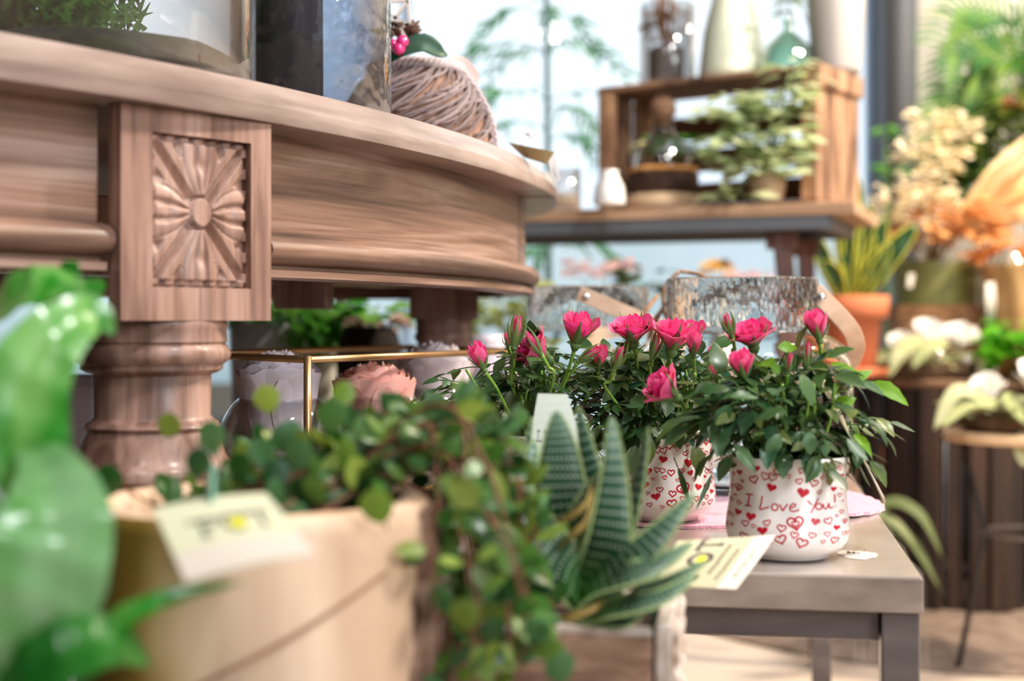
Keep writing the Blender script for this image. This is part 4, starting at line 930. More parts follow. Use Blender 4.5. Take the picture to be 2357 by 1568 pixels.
lf2 = MB(); HL = [(615, 918, 68, .63), (497, 1005, 78, .60), (468, 1066, 72, .60), (262, 1106, 76, .62), (400, 980, 62, .64), (865, 1168, 88, .56), (800, 905, 60, .63), (905, 930, 56, .66), (770, 955, 80, .60), (700, 1045, 74, .6), (1080, 1418, 84, .56), (1290, 1535, 82, .57), (600, 1040, 70, .6), (560, 1075, 70, .6), (640, 1090, 70, .6), (930, 975, 70, .64), (1130, 1010, 56, .68), (1205, 960, 40, .70), (1170, 1290, 60, .6), (1190, 1350, 60, .6)]
for (x, y, s, d) in HL:
    d *= GS; c = P(x, y, d); s_ = s/F*d; roundleaf(lf2, c+Vector((-s_*.1, 0, s_*.48)), (rr.uniform(-.25, .25), rr.uniform(-.2, .2), -1), (rr.uniform(-.3, .3), -1, .35), s_)
    sm.tube([c+Vector((0, .001, s_*.4)), c+Vector((rr.uniform(-.01, .01), .012, -.012))], .0005, 4)
sm.build('stem', vstM, vp); lf.build('foliage', vineM, vp, recalc=False); lf2.build('foliage', vineM, vp, recalc=False)
card('price_tag', 'large blurred cream tag with white lower strip propped before the log planter', [P(352, 1172, .61), P(612, 1136, .62), P(728, 1276, .54), P(428, 1342, .535)], .66,
     [('txt', 'POT', (.26, .55), (.22, -.01), (0, -.22), .03), ('dot', .60, .44, .07, .07), ('scr', (.2, .32), (.6, 0), (0, .05), 6, .018)], bow=.0015, m0=mat('pale_yellow_card', (208, 208, 178), .45))
b = MB(); b.tube(smoothpath([P(487, 1180, .605), P(487, 1120, .615), P(492, 1075, .63), P(498, 1130, .66), Vector((XY(500, .66), .67, PC.z+PH-.012))], 5), .0014, 8); tag(b.build('tag_stick', mat('teal_plastic_stick', (88, 140, 118), .35)), 'green plastic stick holding the large cream tag at the log planter', 'stick')

# ---------------- leafy plant at the left edge
bigM = mat('glossy_leaf', (44, 132, 30), .28, col2=(120, 176, 90), scale=26, stretch=(2, 2, .35), tl=.3, coat=.6, bump=.35, bscale=30, lo=.4, hi=.62)  # lighter streaks in the colour imitate gloss on the leaf
bigD = mat('dark_glossy_leaf', (20, 82, 22), .3, col2=(50, 124, 36), scale=20, tl=.3, coat=.3)
lp = thing('leafy_plant', 'glossy broad leaved green plant at the left edge of the picture', 'potted plant', (XY(60, .5), .55, FZ))
b = MB(); b.lathe([(.001, .002), (.03, .002), (.031, 0), (.045, .004), (.058, .085), (.061, .09), (.055, .09), (.052, .078), (.001, .076)], (XY(-200, .5), .52, FZ), 48); b.build('pot', white_cer, lp)
def bigleaf(pts, wid, nrm, m, fold=.12, name='leaf'):
    pp = smoothpath([P(q[0], q[1], q[2]*1.2) for q in pts], 5); k = len(pp); n_ = len(wid); w_ = []
    for i in range(k):
        t = i/(k-1)*(n_-1); a = min(int(t), n_-2); d = pp[i].y; w_.append((wid[a]+(wid[a+1]-wid[a])*(t-a))/F*d)
    mb = MB(); mb.blade(pp, w_, nrm, fold=fold, n=8, bend=.06, wave=.03); return mb.build(name, m, lp, recalc=False)
bigleaf([(20, 1600, .50), (0, 1300, .49), (20, 1050, .485), (60, 880, .49), (130, 770, .50), (215, 722, .515), (262, 768, .52)], [60, 330, 280, 200, 150, 90, 10], (.35, -1, .35), bigM)
bigleaf([(60, 1640, .46), (80, 1500, .455), (110, 1330, .45), (125, 1200, .455), (115, 1100, .47), (70, 1020, .49)], [30, 200, 280, 270, 170, 60], (.15, -1, .45), mat('pale_glossy_leaf', (132, 178, 124), .2, col2=(84, 148, 70), scale=22, stretch=(2, 2, .35), tl=.25, coat=.7, bump=.35, bscale=30, lo=.4, hi=.65))  # this pale leaf also has its gloss streaks put into the colour
bigleaf([(-60, 780, .56), (20, 690, .55), (100, 655, .55), (170, 650, .56), (210, 690, .57)], [60, 150, 130, 100, 20], (.1, -.8, .9), bigM)
bigleaf([(90, 700, .60), (150, 660, .59), (195, 655, .59), (215, 640, .60)], [40, 120, 110, 20], (0, -1, .4), bigD)
bigleaf([(-40, 1640, .44), (60, 1560, .435), (180, 1490, .44), (270, 1480, .45), (345, 1530, .46)], [60, 170, 190, 150, 14], (.1, -.7, .8), bigD)
bigleaf([(-30, 1100, .47), (0, 1250, .46), (20, 1400, .46), (30, 1560, .46)], [30, 90, 110, 60], (.4, -1, .1), bigD)
bigleaf([(180, 1500, .46), (280, 1430, .455), (400, 1375, .46), (560, 1342, .475)], [16, 62, 44, 4], (.1, -.8, .6), bigM, .3)
b = MB()
for q in ((20, 1600, .50), (60, 1640, .46), (-40, 1640, .44), (-60, 780, .56), (90, 700, .6), (180, 1500, .46), (30, 1560, .46)):
    p = P(q[0], q[1], q[2]*1.2); b.tube(smoothpath([p, p.lerp(Vector((XY(-200, .5), .52, FZ+.08)), .5)+Vector((0, .01, 0)), Vector((XY(-200, .5), .52, FZ+.077))], 5), .0022, 8)
b.build('stem', bigD, lp)

# ---------------- on the oval table
TZ = ZB+.0342
def cyl(name, label, x, y, r, h, m, t=.004, grp=None):
    o = thing(name, label, 'vase', (x, y, TZ), 0, grp); q = MB()
    q.lathe([(.001, 0), (r-.002, 0), (r, .002), (r, h-.002), (r-.002, h), (r-t, h-.002), (r-t, t*1.5), (.001, t*1.5)], (0, 0, 0), 72); q.build('glass_body', m, o, world=False); return o
mossM = mat('moss_green', (84, 140, 50), .9, island=[(60, 116, 36), (120, 160, 70), (70, 128, 46)], tl=.2)
v1 = cyl('glass_cylinder', 'wide clear glass cylinder with moss inside, at the upper left on the oval table', XY(210, .98)-.01, 1.03, .113, .28, thinG)
b = MB(); rm = random.Random(4); cx, cy = XY(210, .98)-.01, 1.03
b.lathe([(.001, .004), (.104, .004), (.106, .012), (.09, .022), (.001, .026)], (cx, cy, TZ+.003), 40, fn=lambda a, z: 1+.02*math.sin(9*a)); 
ms = b.build('moss_bed', mat('dark_moss', (40, 42, 28), .95, col2=(62, 74, 36), scale=90, bump=1), None); tag(ms, 'dark moss and soil bed in the bottom of the wide glass cylinder', 'moss')
b = MB()
for k in range(3600):
    a = rm.uniform(PI*.45, 1.62*PI); q = rm.random()**.5*.095; z = rm.uniform(.01, .13)*(1-q*3); p = Vector((cx+q*math.cos(a), cy+q*math.sin(a), TZ+.02+max(0, z)))
    b.blade([p, p+Vector((rm.uniform(-.01, .01), rm.uniform(-.01, .01), rm.uniform(-.002, .014)))], [.005, .001], (rm.uniform(-1, 1), -1, .5), n=2)
tag(b.build('moss', mossM, recalc=False), 'green feathery moss clump inside the wide glass cylinder', 'moss', kind='stuff')
mirM = thinglass('streaky_glass', (226, 232, 240), .9, .5, 30)
v2 = cyl('glass_cylinder', 'tall dark looking glass cylinder beside the yarn basket on the oval table', XY(716, 1.2), 1.2, .0675, .24, mirM)
b = MB(); b.lathe([(.001, .003), (.036, .003), (.037, .01), (.036, .20), (.001, .202)], (XY(640, 1.2), 1.2, TZ+.004), 40, fn=lambda a, z: 1+.03*math.sin(11*a+z*30)); tag(b.build('bark_roll', mat('dark_bark', (74, 60, 56), .7, col2=(34, 28, 30), scale=16, stretch=(3, 3, .3), bump=.8)), 'dark bark roll standing inside the tall glass cylinder', 'bark')
# yarn-wrapped basket
yc = Vector((XY(958, 1.43), 1.43, TZ)); yb = thing('yarn_basket', 'mauve yarn wrapped basket with leaf and berries, behind the glass cylinder on the oval table', 'basket', yc)
def yr(z): t = z/.083; return .072*(1-.50*t**2.2)+.006
b = MB(); b.lathe([(yr(z*.083/12)-.004, z*.083/12) for z in range(13)]+[(.02, .083)], (0, 0, 0), 48); b.build('basket_wall', mat('basket_inner', (112, 78, 64), .8, col2=(170, 130, 110), scale=40, bump=.6), yb, world=False)
yarnM = mat('mauve_yarn', (176, 148, 146), .95, island=[(150, 124, 122), (100, 72, 66), (118, 88, 82), (80, 54, 48)], bump=1, bscale=700, sheen=.6)
b = MB(); ry = random.Random(9)
for k in range(150):
    a0 = ry.uniform(0, 2*PI); z0 = ry.uniform(0, .05); L_ = ry.uniform(.9, 1.9); pts = []
    for i in range(14):
        t = i/13; a = a0+L_*t; z = min(.082, z0+(.083-z0)*t**1.3*ry.uniform(.98, 1.02)+.0*t); r = yr(z)-.001+.0022*math.sin(t*PI)+ry.uniform(-.0006, .0006); pts.append(Vector((r*math.cos(a), r*math.sin(a), z+.001)))
    b.tube(pts, ry.uniform(.0007, .0013), 5)
b.build('yarn_wrap', yarnM, yb, world=False)
b = MB()
for s in range(3):
    pts = []
    for i in range(121):
        a = 2*PI*i/120; r = yr(.082)+.001+.0035*math.cos(a*17+s*2.1); pts.append(Vector((r*math.cos(a), r*math.sin(a), .083+.0035*math.sin(a*17+s*2.1))))
    b.tube(pts, .0026, 6)
for s in range(2):
    pts = []
    for i in range(80):
        t = i/79; z = .083*(1-t); a = -.25+.2*t; r = yr(z)+.0015+.002*math.cos(t*40+s*PI); pts.append(Vector((r*math.cos(a+.02*math.sin(t*40+s*PI)), r*math.sin(a), z+.001)))
    b.tube(pts, .0022, 6)
b.build('braided_yarn', mat('pale_mauve_yarn', (212, 190, 190), .95, bump=1, bscale=700, sheen=.6), yb, world=False)
b = MB(); pp = smoothpath([P(896, 138, 1.37), P(930, 112, 1.365), (P(975, 100, 1.365)), P(1010, 118, 1.37), P(1030, 128, 1.38)], 6)
b.blade(pp, [.018*math.sin(PI*(.1+.88*i/(len(pp)-1)))+.001 for i in range(len(pp))], (0, -1, .25), fold=.1, n=6)
b.build('ornament_leaf', mat('dark_ornament_leaf', (46, 84, 60), .5, col2=(38, 66, 50), scale=30), yb, recalc=False, solid=.0006)
b = MB(); b.ball(P(926, 96, 1.36), .0062, 16); b.ball(P(918, 112, 1.36), .0062, 16); b.ball(P(905, 104, 1.37), .006, 16); b.build('pink_berry', mat('pink_berry', (234, 50, 130), .15, coat=1), yb)
b = MB(); rz_ = random.Random(2)
for k in range(34):
    a = rz_.uniform(0, PI*2); c = P(922, 84, 1.40)+Vector((.016*math.cos(a)*rz_.random(), .016*math.sin(a), rz_.uniform(-.006, .004))); dr = Vector((math.cos(a), math.sin(a)*.5-.3, rz_.uniform(.1, .8))).normalized()
    b.blade([c, c+dr*.008, c+dr*.015], [.004, .010, .006], (0, -.6, 1), fold=.3, n=3)
b.build('pine_cone', mat('cone_scale', (122, 94, 78), .8, col2=(84, 60, 48), scale=80), yb, recalc=False, solid=.0008)
# pale wooden lattice star
b = MB(); d = 1.38; segs = [((892, 5), (935, 0)), ((935, -60), (943, 56)), ((943, 56), (920, 62)), ((892, 30), (940, 60)), ((892, 66), (938, 2)), ((920, 62), (935, 90)), ((892, -5), (940, -40)), ((892, 66), (912, 52))]
for p_, q_ in segs:
    a, c_ = P(*p_, d), P(*q_, d); b.ribbon([a, c_], (c_-a).cross(Vector((0, 1, 0))), .0032, .0028)
b.build('lattice_star', mat('pale_ply', (214, 200, 190), .6), yb, smooth=False)
b = MB(); b.blade(smoothpath([P(1030, 150, 1.47), P(1060, 150, 1.48), P(1082, 175, 1.48), P(1078, 200, 1.47)], 4), [.004]+[.018]*11+[.002], (.3, -1, .5), n=4); b.build('dried_petal', mat('blush_petal', (226, 202, 196), .7, tl=.3), yb, recalc=False)
card('price_tag', 'small folded gold-brown price tag standing at the right end of the oval table', [P(1170, 328, 1.47), P(1276, 350, 1.40), P(1258, 378, 1.40), P(1205, 362, 1.47)], None, [('scr', (.3, .2), (.0, .6), (.03, 0), 4, .02), ('scr', (.75, .3), (0, .4), (.04, 0), 3, .02)], m0=mat('olive_gold_card', (182, 162, 112), .5))
card('price_tag', 'little white hanging tag below the gold-brown tag at the tip of the oval table', [P(1262, 372, 1.412), P(1276, 350, 1.412), P(1290, 410, 1.44), P(1272, 430, 1.44)], None, [('scr', (.4, .4), (.1, .4), (.1, 0), 3, .03)], m0=mat('white_paper', (236, 236, 238), .5))
b = MB(); b.ribbon(smoothpath([P(1200, 332, 1.53), P(1206, 314, 1.53), P(1216, 310, 1.53), P(1226, 322, 1.52), P(1232, 336, 1.52)], 5), (0, 1, 0), .008, .0008); tag(b.build('ribbon_curl', mat('blush_ribbon', (226, 180, 164), .5)), 'blush ribbon curl behind the gold-brown tag on the oval table', 'ribbon')
# ---------------- grey-lilac box left of the carved leg, and things on a low stand beneath the table
stand('dark low stand far under the oval table, carrying the white planters', XY(500, 2.1), XY(1230, 2.1), 1.98, 2.42, .46)
stand('dark low stand behind the carved leg carrying the lilac vase', XY(120, 1.5), XY(250, 1.5)+.04, 1.4, 1.6, .38)
def pot(name, label, px, d, wpx, ytop, ybot, m, prof=None, cat='pot', grp=None, z0=None, soil=True):
    r = wpx/2/F*d; zb = ZY(ybot, d) if z0 is None else z0; h = ZY(ytop, d)-zb
    t = thing(name, label, cat, (XY(px, d), d, zb), 0, grp); q = MB(); pr = prof or [(.7, 0), (.78, .03), (.9, .4), (1, 1)]
    pts = [(.001, 0)]+[(r*a, h*b_) for a, b_ in pr]+[(r*pr[-1][0]*.92, h), (r*pr[-1][0]*.9, h*.88)]
    q.lathe(pts, (0, 0, 0), 56); q.build('pot_body', m, t, world=False)
    if soil: s = MB(); s.lathe([(.001, h*.9), (r*pr[-1][0]*.9, h*.88)], (0, 0, 0), 30); s.build('soil', soilM, t, world=False)
    return t
def leaves(parent, name, m, c, rx, ry, rz, N, s, seed, wf=.5, droop=.3, up0=.3, wd=None, kind=None):
    r_ = random.Random(seed); mb = MB(); c = Vector(c)
    for k in range(N):
        a = r_.uniform(0, 2*PI); z = r_.uniform(-1, 1); q = r_.random()**.45; p = c+Vector((rx*q*math.cos(a)*math.sqrt(1-z*z*.6), ry*q*math.sin(a)*math.sqrt(1-z*z*.6), rz*z*q))
        dr = Vector((math.cos(a), math.sin(a), r_.uniform(-droop, up0))).normalized(); L_ = s*r_.uniform(.6, 1.3); up = Vector((r_.uniform(-.5, .5), r_.uniform(-1, 0), 1))
        pts = [p+dr*L_*t-Vector((0, 0, L_*droop*.5*t*t)) for t in (0, .25, .5, .75, 1)]
        mb.blade(pts, [L_*wf*x for x in (.15, .85, 1, .7, .03)], up, fold=.12, n=2)
    return mb.build(name, m, parent, recalc=False)
def branches(parent, m, base, tips, r=.003, name='stem'):
    b_ = MB()
    for t_ in tips: base = Vector(base); t_ = Vector(t_); b_.tube(smoothpath([base, base.lerp(t_, .5)+Vector((0, 0, .02)), t_], 5), [r]*10+[r*.5], 6)
    return b_.build(name, m, parent)
greyp = mat('pale_grey_glaze', (196, 198, 204), .35); offw = mat('off_white_glaze', (236, 232, 222), .4); lushM = mat('bright_foliage', (84, 168, 50), .4, island=[(60, 140, 40), (140, 200, 80), (48, 112, 40)], tl=.4)
p_ = pot('planter', 'grey tapered planter with trailing greenery under the oval table, left of the white one', 600, 2.1, 150, 742, 900, greyp, [(.8, 0), (.86, .1), (1, 1)], z0=.461)
leaves(p_, 'foliage', lushM, P(640, 728, 2.1), .08, .05, .018, 90, .03, 31, droop=.5)
p_ = pot('planter', 'off-white round planter with bright greenery under the oval table', 724, 2.2, 120, 742, 900, offw, [(.75, 0), (.9, .2), (1.02, .6), (.92, 1)], z0=.461)
leaves(p_, 'foliage', lushM, P(735, 735, 2.15), .075, .05, .035, 200, .032, 32, droop=.8)
leaves(p_, 'foliage', lushM, P(690, 752, 2.1), .03, .03, .03, 40, .03, 38, droop=.9)
p_ = pot('dark_moss_pot', 'dark furry round pot with dried pink bits under the oval table', 850, 2.05, 150, 752, 900, mat('dark_furry_pot', (48, 40, 36), .95, col2=(28, 24, 22), scale=80, bump=1), [(.8, 0), (1, .35), (1.02, .7), (.8, 1)], z0=.461)
leaves(p_, 'dried_bits', mat('dried_pink_bits', (214, 168, 164), .8, island=[(120, 110, 90), (230, 196, 190)], tl=.2), P(870, 742, 2.05), .045, .03, .012, 60, .014, 33, wf=.8)
leaves(p_, 'foliage', lushM, P(850, 728, 2.12), .06, .04, .02, 70, .03, 34, droop=.3)
pot('lilac_vase', 'pale lilac round vase between the back table leg and the glass jar', 1120, 2.12, 118, 772, 930, mat('lilac_glaze', (214, 202, 214), .3, coat=.4), [(.6, 0), (.95, .3), (1, .6), (.7, .93), (.78, 1)], cat='vase', z0=.461, soil=False)
p_ = thing('lilac_box', 'lilac grey box standing behind the carved leg at the far left', 'box', (XY(195, 1.5), 1.5, .38)); b = MB(); b.box((XY(190, 1.5), 1.5, (.381+ZY(878, 1.5))/2), (.045, .07, ZY(878, 1.5)-.381)); b.build('box_body', mat('lilac_grey_card', (172, 160, 166), .7), p_, smooth=False, bevel=.002)
b = MB(); b.box((XY(190, 1.5), 1.5, ZY(876, 1.5)), (.049, .074, .012)); b.build('lid', mat('lilac_lid', (150, 138, 142), .7), p_, smooth=False, bevel=.002)
# leafy light shrub seen between the back leg and the jars, and small pots beyond
for i, (px, d, y0, col) in enumerate(((1150, 3.1, 720, 0), (1490, 2.9, 660, 1))):
    t = pot('shrub_pot', ['pale planter with yellow-green shrub beyond the table tip, low by the window', 'dark little planter with leafy plant beyond the left glass jar'][i], px, d, 120, 800, 850, [offw, blackM][i], z0=.48)
    leaves(t, 'foliage', [mat('yellow_green_leaf', (196, 208, 96), .5, island=[(226, 232, 170), (150, 180, 60)], tl=.5), mat('mid_green_leaf', (96, 120, 60), .5, island=[(60, 90, 50), (150, 160, 90)], tl=.4)][i], P(px, y0, d), .10-.05*i, .08, .06-.015*i, [150, 60][i], .05-.015*i, 35+i)
stand('long dark low stand by the window under the shelf, with small planters', XY(1060, 3.0), XY(1800, 3.0), 2.78, 3.22, .48)
t = pot('flower_pot', 'small pale pot with yellow flowers seen above the right glass jar', 1650, 2.95, 70, 700, 800, offw, z0=.48)
b = MB(); rf = random.Random(3)
for k in range(60):
    a = rf.uniform(0, 2*PI); e = rf.uniform(0, PI/2); c = P(1650, 634, 2.95)+Vector((.034*math.cos(a)*math.cos(e), .03*math.sin(a)*math.cos(e), .018*math.sin(e))); dr = Vector((math.cos(a)*math.cos(e), math.sin(a)*math.cos(e), math.sin(e)))
    b.blade([c, c+dr*.008, c+dr*.016], [.006, .011, .003], (0, -.5, 1), n=2)
b.build('yellow_bloom', mat('yellow_petal', (248, 206, 110), .6, tl=.3), t, recalc=False)
b = MB(); b.ball(P(1670, 606, 2.95), .009, 12); b.tube([P(1668, 612, 2.95), P(1655, 660, 2.95), P(1650, 745, 2.95)], .002, 6); b.build('seed_head', mat('dark_seed_head', (62, 54, 44), .8), t)
t = pot('flower_pot', 'small pale pot with pink bloom beyond the left glass jar', 1375, 3.0, 60, 720, 800, offw, z0=.48)
leaves(t, 'pink_bloom', mat('pale_pink_bloom', (246, 206, 208), .6, tl=.3), P(1375, 618, 3.0), .085, .04, .022, 90, .022, 41, wf=.8)
leaves(t, 'pink_bloom', mat('pale_pink_bloom', (246, 206, 208), .6, tl=.3), P(1720, 640, 3.1), .06, .04, .02, 60, .022, 42, wf=.8); branches(t, stemM, P(1375, 745, 3.0), [P(1340, 640, 3.0), P(1400, 640, 3.0), P(1700, 650, 3.1)], .0015)

# ---------------- shelf with trestle legs
shm = mat('shelf_board', (196, 160, 130), .6, col2=(150, 116, 90), scale=5, stretch=(.6, 2, 10), bump=.3)
SZ = .80; S1 = Vector((.572, 2.37, 0)); S0 = Vector((-.62, 2.80, 0)); su_ = (S1-S0).normalized(); sv_ = Vector((-su_.y, su_.x, 0)); SL = (S1-S0).length
if sv_.y < 0: sv_ = -sv_
srz = math.atan2(su_.y, su_.x); sh = thing('shelf', 'long wooden shelf board on a dark trestle before the window, carrying the fruit crate', 'shelf', (S1.x, S1.y, 0))
def sb(mb, u, v, z, a, b_, c_): mb.box(S1-su_*u+sv_*v+Vector((0, 0, z)), (a, b_, c_), srz)
b = MB(); sb(b, SL/2, .19, SZ-.010, SL, .38, .020); b.build('shelf_board', shm, sh, smooth=False, bevel=.002)
b = MB()
for v in (.012, .36): sb(b, SL/2+.02, v, SZ-.032, SL-.05, .012, .022)
for u in (.05, SL-.03): sb(b, u, .19, SZ-.032, .02, .34, .022)
b.build('steel_frame', mat('blue_grey_steel', (96, 100, 106), .5), sh, smooth=False)
trM = mat('dark_red_brown_post', (104, 66, 56), .6, col2=(70, 44, 38), scale=20)
for u, pxb in ((.13, 1888), (SL-.15, None)):
    for v in (.05, .33):
        b = MB(); sb(b, u, v, SZ-.06, .05, .03, .03); q = S1-su_*u+sv_*v; e = Vector((XY(pxb, q.y) if pxb else q.x, q.y, .0065)); h_ = [(-.014, -.014), (.014, -.014), (.014, .014), (-.014, .014)]
        b.hexa([Vector((e.x+a, e.y+c_, .0005)) for a, c_ in h_], [Vector((q.x+a, q.y+c_, SZ-.046)) for a, c_ in h_]); b.build('leg', trM, sh, smooth=False)
# fruit crate on its side
crm = mat('old_crate_wood', (176, 136, 106), .75, col2=(96, 68, 50), scale=6, stretch=(4, 4, 1.2), bump=.6, bscale=14)
KR = Vector((.528, 2.46, SZ)); ka = math.radians(-36); ku = Vector((math.cos(ka), math.sin(ka), 0)); kv = Vector((-ku.y, ku.x, 0)); W_, D_, H_ = .455, .19, .250
ct = thing('fruit_crate', 'old wooden fruit crate lying on its side on the shelf, open towards the viewer', 'crate', KR)
def cb(mb, u, v, z, a, b_, c_): mb.box(KR-ku*u+kv*v+Vector((0, 0, z)), (a, b_, c_), ka)
for nm, items in (('top_slat', [(W_/2, .05, H_-.006, W_, .088, .011), (W_/2, .145, H_-.006, W_, .086, .011)]), ('bottom_slat', [(W_/2, .05, .006, W_, .088, .011), (W_/2, .145, .006, W_, .086, .011)])):
    for it in items: b = MB(); cb(b, *it); b.build(nm, crm, ct, smooth=False, bevel=.003)
for k in range(4):
    b = MB(); cb(b, .007, .024+k*.0475, H_/2, .012, .043, H_-.024); b.build('side_slat', crm, ct, smooth=False, bevel=.002)
for k in range(3):
    b = MB(); cb(b, W_-.007, .03+k*.064, H_/2, .012, .046, H_-.024); b.build('side_slat', crm, ct, smooth=False, bevel=.002)
for k in range(3):
    b = MB(); cb(b, W_/2, D_-.006, .05+k*.066, W_-.026, .010, .044); b.build('back_slat', mat('dark_crate_slat', (110, 76, 54), .8), ct, smooth=False, bevel=.002)
for u in (.022, W_-.022):
    for v in (.016, D_-.026): b = MB(); cb(b, u, v, H_/2, .022, .022, H_-.024); b.build('corner_post', mat('crate_post', (200, 154, 116), .75, col2=(140, 102, 76), scale=14, bump=.4), ct, smooth=False, bevel=.002)
b = MB(); cb(b, -.002, D_/2, H_-.022, .010, D_, .04); b.build('rim_slat', crm, ct, smooth=False, bevel=.004)
# inside the crate
def gthing(name, label, px, d, z, prof, m, cat='vase', part='glass_body', grp=None, n=40):
    t = thing(name, label, cat, (XY(px, d), d, z), 0, grp); q = MB(); q.lathe(prof, (0, 0, 0), n); q.build(part, m, t, world=False); return t
CZ = SZ+.0115; cd = 2.66
disc = MB(); disc.lathe([(.001, 0), (.066, 0), (.068, .004), (.068, .020), (.065, .024), (.001, .024)], (XY(1526, cd), cd, CZ), 40)
tag(disc.build('wooden_disc', mat('pale_wood_disc', (240, 204, 164), .6)), 'pale round wood slice under the cork-topped terrarium in the fruit crate', 'wood slice')
tr = thing('terrarium', 'cork-topped glass terrarium with bark ring and greens on a wood slice in the fruit crate', 'terrarium', (XY(1526, cd), cd, CZ+.0245))
b = MB(); b.lathe([(.001, 0), (.062, 0), (.066, .01), (.066, .034), (.063, .042), (.058, .036), (.001, .034)], (0, 0, 0), 40, fn=lambda a, z: 1+.03*math.sin(7*a+z*90)); b.build('bark_base', mat('terrarium_bark', (84, 58, 46), .9, col2=(54, 38, 32), scale=40, bump=1), tr, world=False)
b = MB(); b.lathe([(.058, .042), (.064, .041), (.066, .046), (.062, .050), (.057, .046)], (0, 0, 0), 40, fn=lambda a, z: 1+.04*math.sin(13*a)); b.build('bark_edge', mat('orange_bark_edge', (216, 156, 92), .8), tr, world=False)
b = MB(); b.lathe([(.056, .037), (.0575, .06), (.050, .085), (.034, .105), (.020, .118), (.0185, .135), (.017, .135), (.0185, .117), (.033, .103), (.049, .083), (.056, .06), (.0545, .037)], (0, 0, 0), 48); b.build('glass_bell', glassM, tr, world=False)
b = MB(); b.ball((0, 0, .160), .026, 18, sc=(1, 1, .95)); b.lathe([(.001, .125), (.014, .125), (.018, .138)], (0, 0, 0), 20); b.build('cork_ball', mat('brown_cork', (158, 120, 92), .8, col2=(120, 88, 66), scale=60, bump=.5), tr, world=False)
leaves(tr, 'foliage', lushM, P(1545, 335, cd), .036, .03, .022, 70, .024, 51); leaves(tr, 'foliage', mat('pale_moss', (206, 204, 150), .8, island=[(180, 184, 110), (220, 214, 180)], tl=.3), P(1500, 345, cd), .03, .03, .018, 50, .018, 52)
eucM = mat('pale_eucalyptus', (206, 216, 170), .6, island=[(184, 200, 146), (226, 232, 198), (150, 172, 116), (214, 224, 182)], tl=.5)
eu = pot('eucalyptus_plant', 'pale round leaved eucalyptus in a beige pot filling the right half of the fruit crate', 1765, 2.50, 92, 400, 462, mat('beige_pot', (176, 150, 122), .8), cat='potted plant', z0=CZ+.0003)
for i, (x, y, rx, rz, N) in enumerate(((1790, 230, .055, .035, 70), (1700, 250, .05, .03, 55), (1640, 262, .03, .02, 22), (1760, 300, .07, .035, 70), (1690, 340, .05, .03, 60), (1800, 360, .04, .03, 36), (1740, 390, .06, .02, 40), (1850, 190, .03, .018, 16), (1820, 160, .03, .014, 16), (1690, 448, .045, .012, 26))):
    leaves(eu, 'foliage', eucM, P(x, y, 2.46-.0*i), rx, .03, rz, int(N*.75), .04, 60+i, wf=.52, droop=.25, up0=.2)
branches(eu, mat('eucalyptus_stem', (96, 110, 66), .7), P(1765, 404, 2.50), [P(x, y, 2.46) for x, y in ((1790, 200), (1700, 240), (1640, 262), (1850, 190), (1690, 340), (1820, 160), (1760, 300), (1690, 448))])
# candle glasses on the shelf in front of and beside the crate
frostM = mat('frosted_white_glass', (246, 240, 234), .25, subs=0, coat=.6, spec=.8)
for i, (px, d, r, h, m, lb) in enumerate(((1402, 2.44, .027, .058, frostM, 'small frosted candle glass on the shelf in front of the crate corner'), (1300, 2.60, .030, .078, thinG, 'clear candle glass on the shelf left of the crate'), (1246, 2.62, .026, .07, frostM, 'pale candle glass on the shelf nearest the oval table tip'))):
    t = gthing('candle_glass', lb, px, d, SZ+.0003, [(.001, 0), (r, 0), (r*1.04, .003), (r*.95, h*.5), (r*.55, h*.9), (r*.6, h), (r*.5, h), (r*.45, h*.88), (r*.85, h*.5), (r*.9, .006), (.001, .006)] if i == 0 else [(.001, 0), (r, 0), (r, h), (r*.93, h), (r*.93, .006), (.001, .006)], m, 'candle holder', grp='candle glasses on the shelf')
    b = MB(); b.lathe([(.001, .0065), (r*.8, .0065), (r*.8, h*.42), (.001, h*.43)], (0, 0, 0), 24); b.build('candle', mat('candle_wax', (252, 240, 222), .5), t, world=False)
# on top of the crate
CT = SZ+H_+.0005
def top(u, v): q = KR-ku*u+kv*v; return q.x, q.y
def lathe_on(name, label, u, v, prof, m, cat, part='body', n=48, z=CT):
    x, y = top(u, v); t = thing(name, label, cat, (x, y, z)); q = MB(); q.lathe(prof, (0, 0, 0), n); q.build(part, m, t, world=False); return t
t = lathe_on('glass_vase', 'clear glass vase with a grey cube and dried stems, left end of the crate top', .355, .10, [(.001, 0), (.052, 0), (.055, .004), (.055, .16), (.052, .16), (.0515, .006), (.001, .005)], thinG, 'vase', 'glass_body')
x, y = top(.355, .10); t = thing('grey_block', 'grey stone cube standing inside the clear glass vase on the crate', 'block', (x, y, CT+.006)); b = MB(); b.box((x-.002, y, CT+.0055+.036), (.056, .056, .072), .2); b.build('cube', mat('grey_stone', (134, 126, 120), .85, col2=(110, 104, 100), scale=60, bump=.4), t, smooth=False, bevel=.003)
t2 = thing('dried_flowers', 'brown dried stems rising out of the vase on the crate top', 'dried flowers', (x, y, CT+.078)); b = MB()
for k in range(14): a = rf.uniform(0, 6.3); b.tube(smoothpath([(x+.006*math.cos(a), y+.006*math.sin(a), CT+.078), (x+.02*math.cos(a), y+.02*math.sin(a), CT+.12), (x+.05*math.cos(a)*rf.random(), y+.04*math.sin(a), CT+.2)], 4), .0018, 5)
b.build('stem', mat('dried_brown_stem', (150, 104, 70), .8), t2); leaves(t2, 'dried_leaf', mat('dried_brown_leaf', (160, 112, 76), .8, island=[(186, 140, 96), (110, 74, 52)], tl=.2), (x, y, CT+.135), .04, .03, .05, 40, .03, 71, wf=.5)
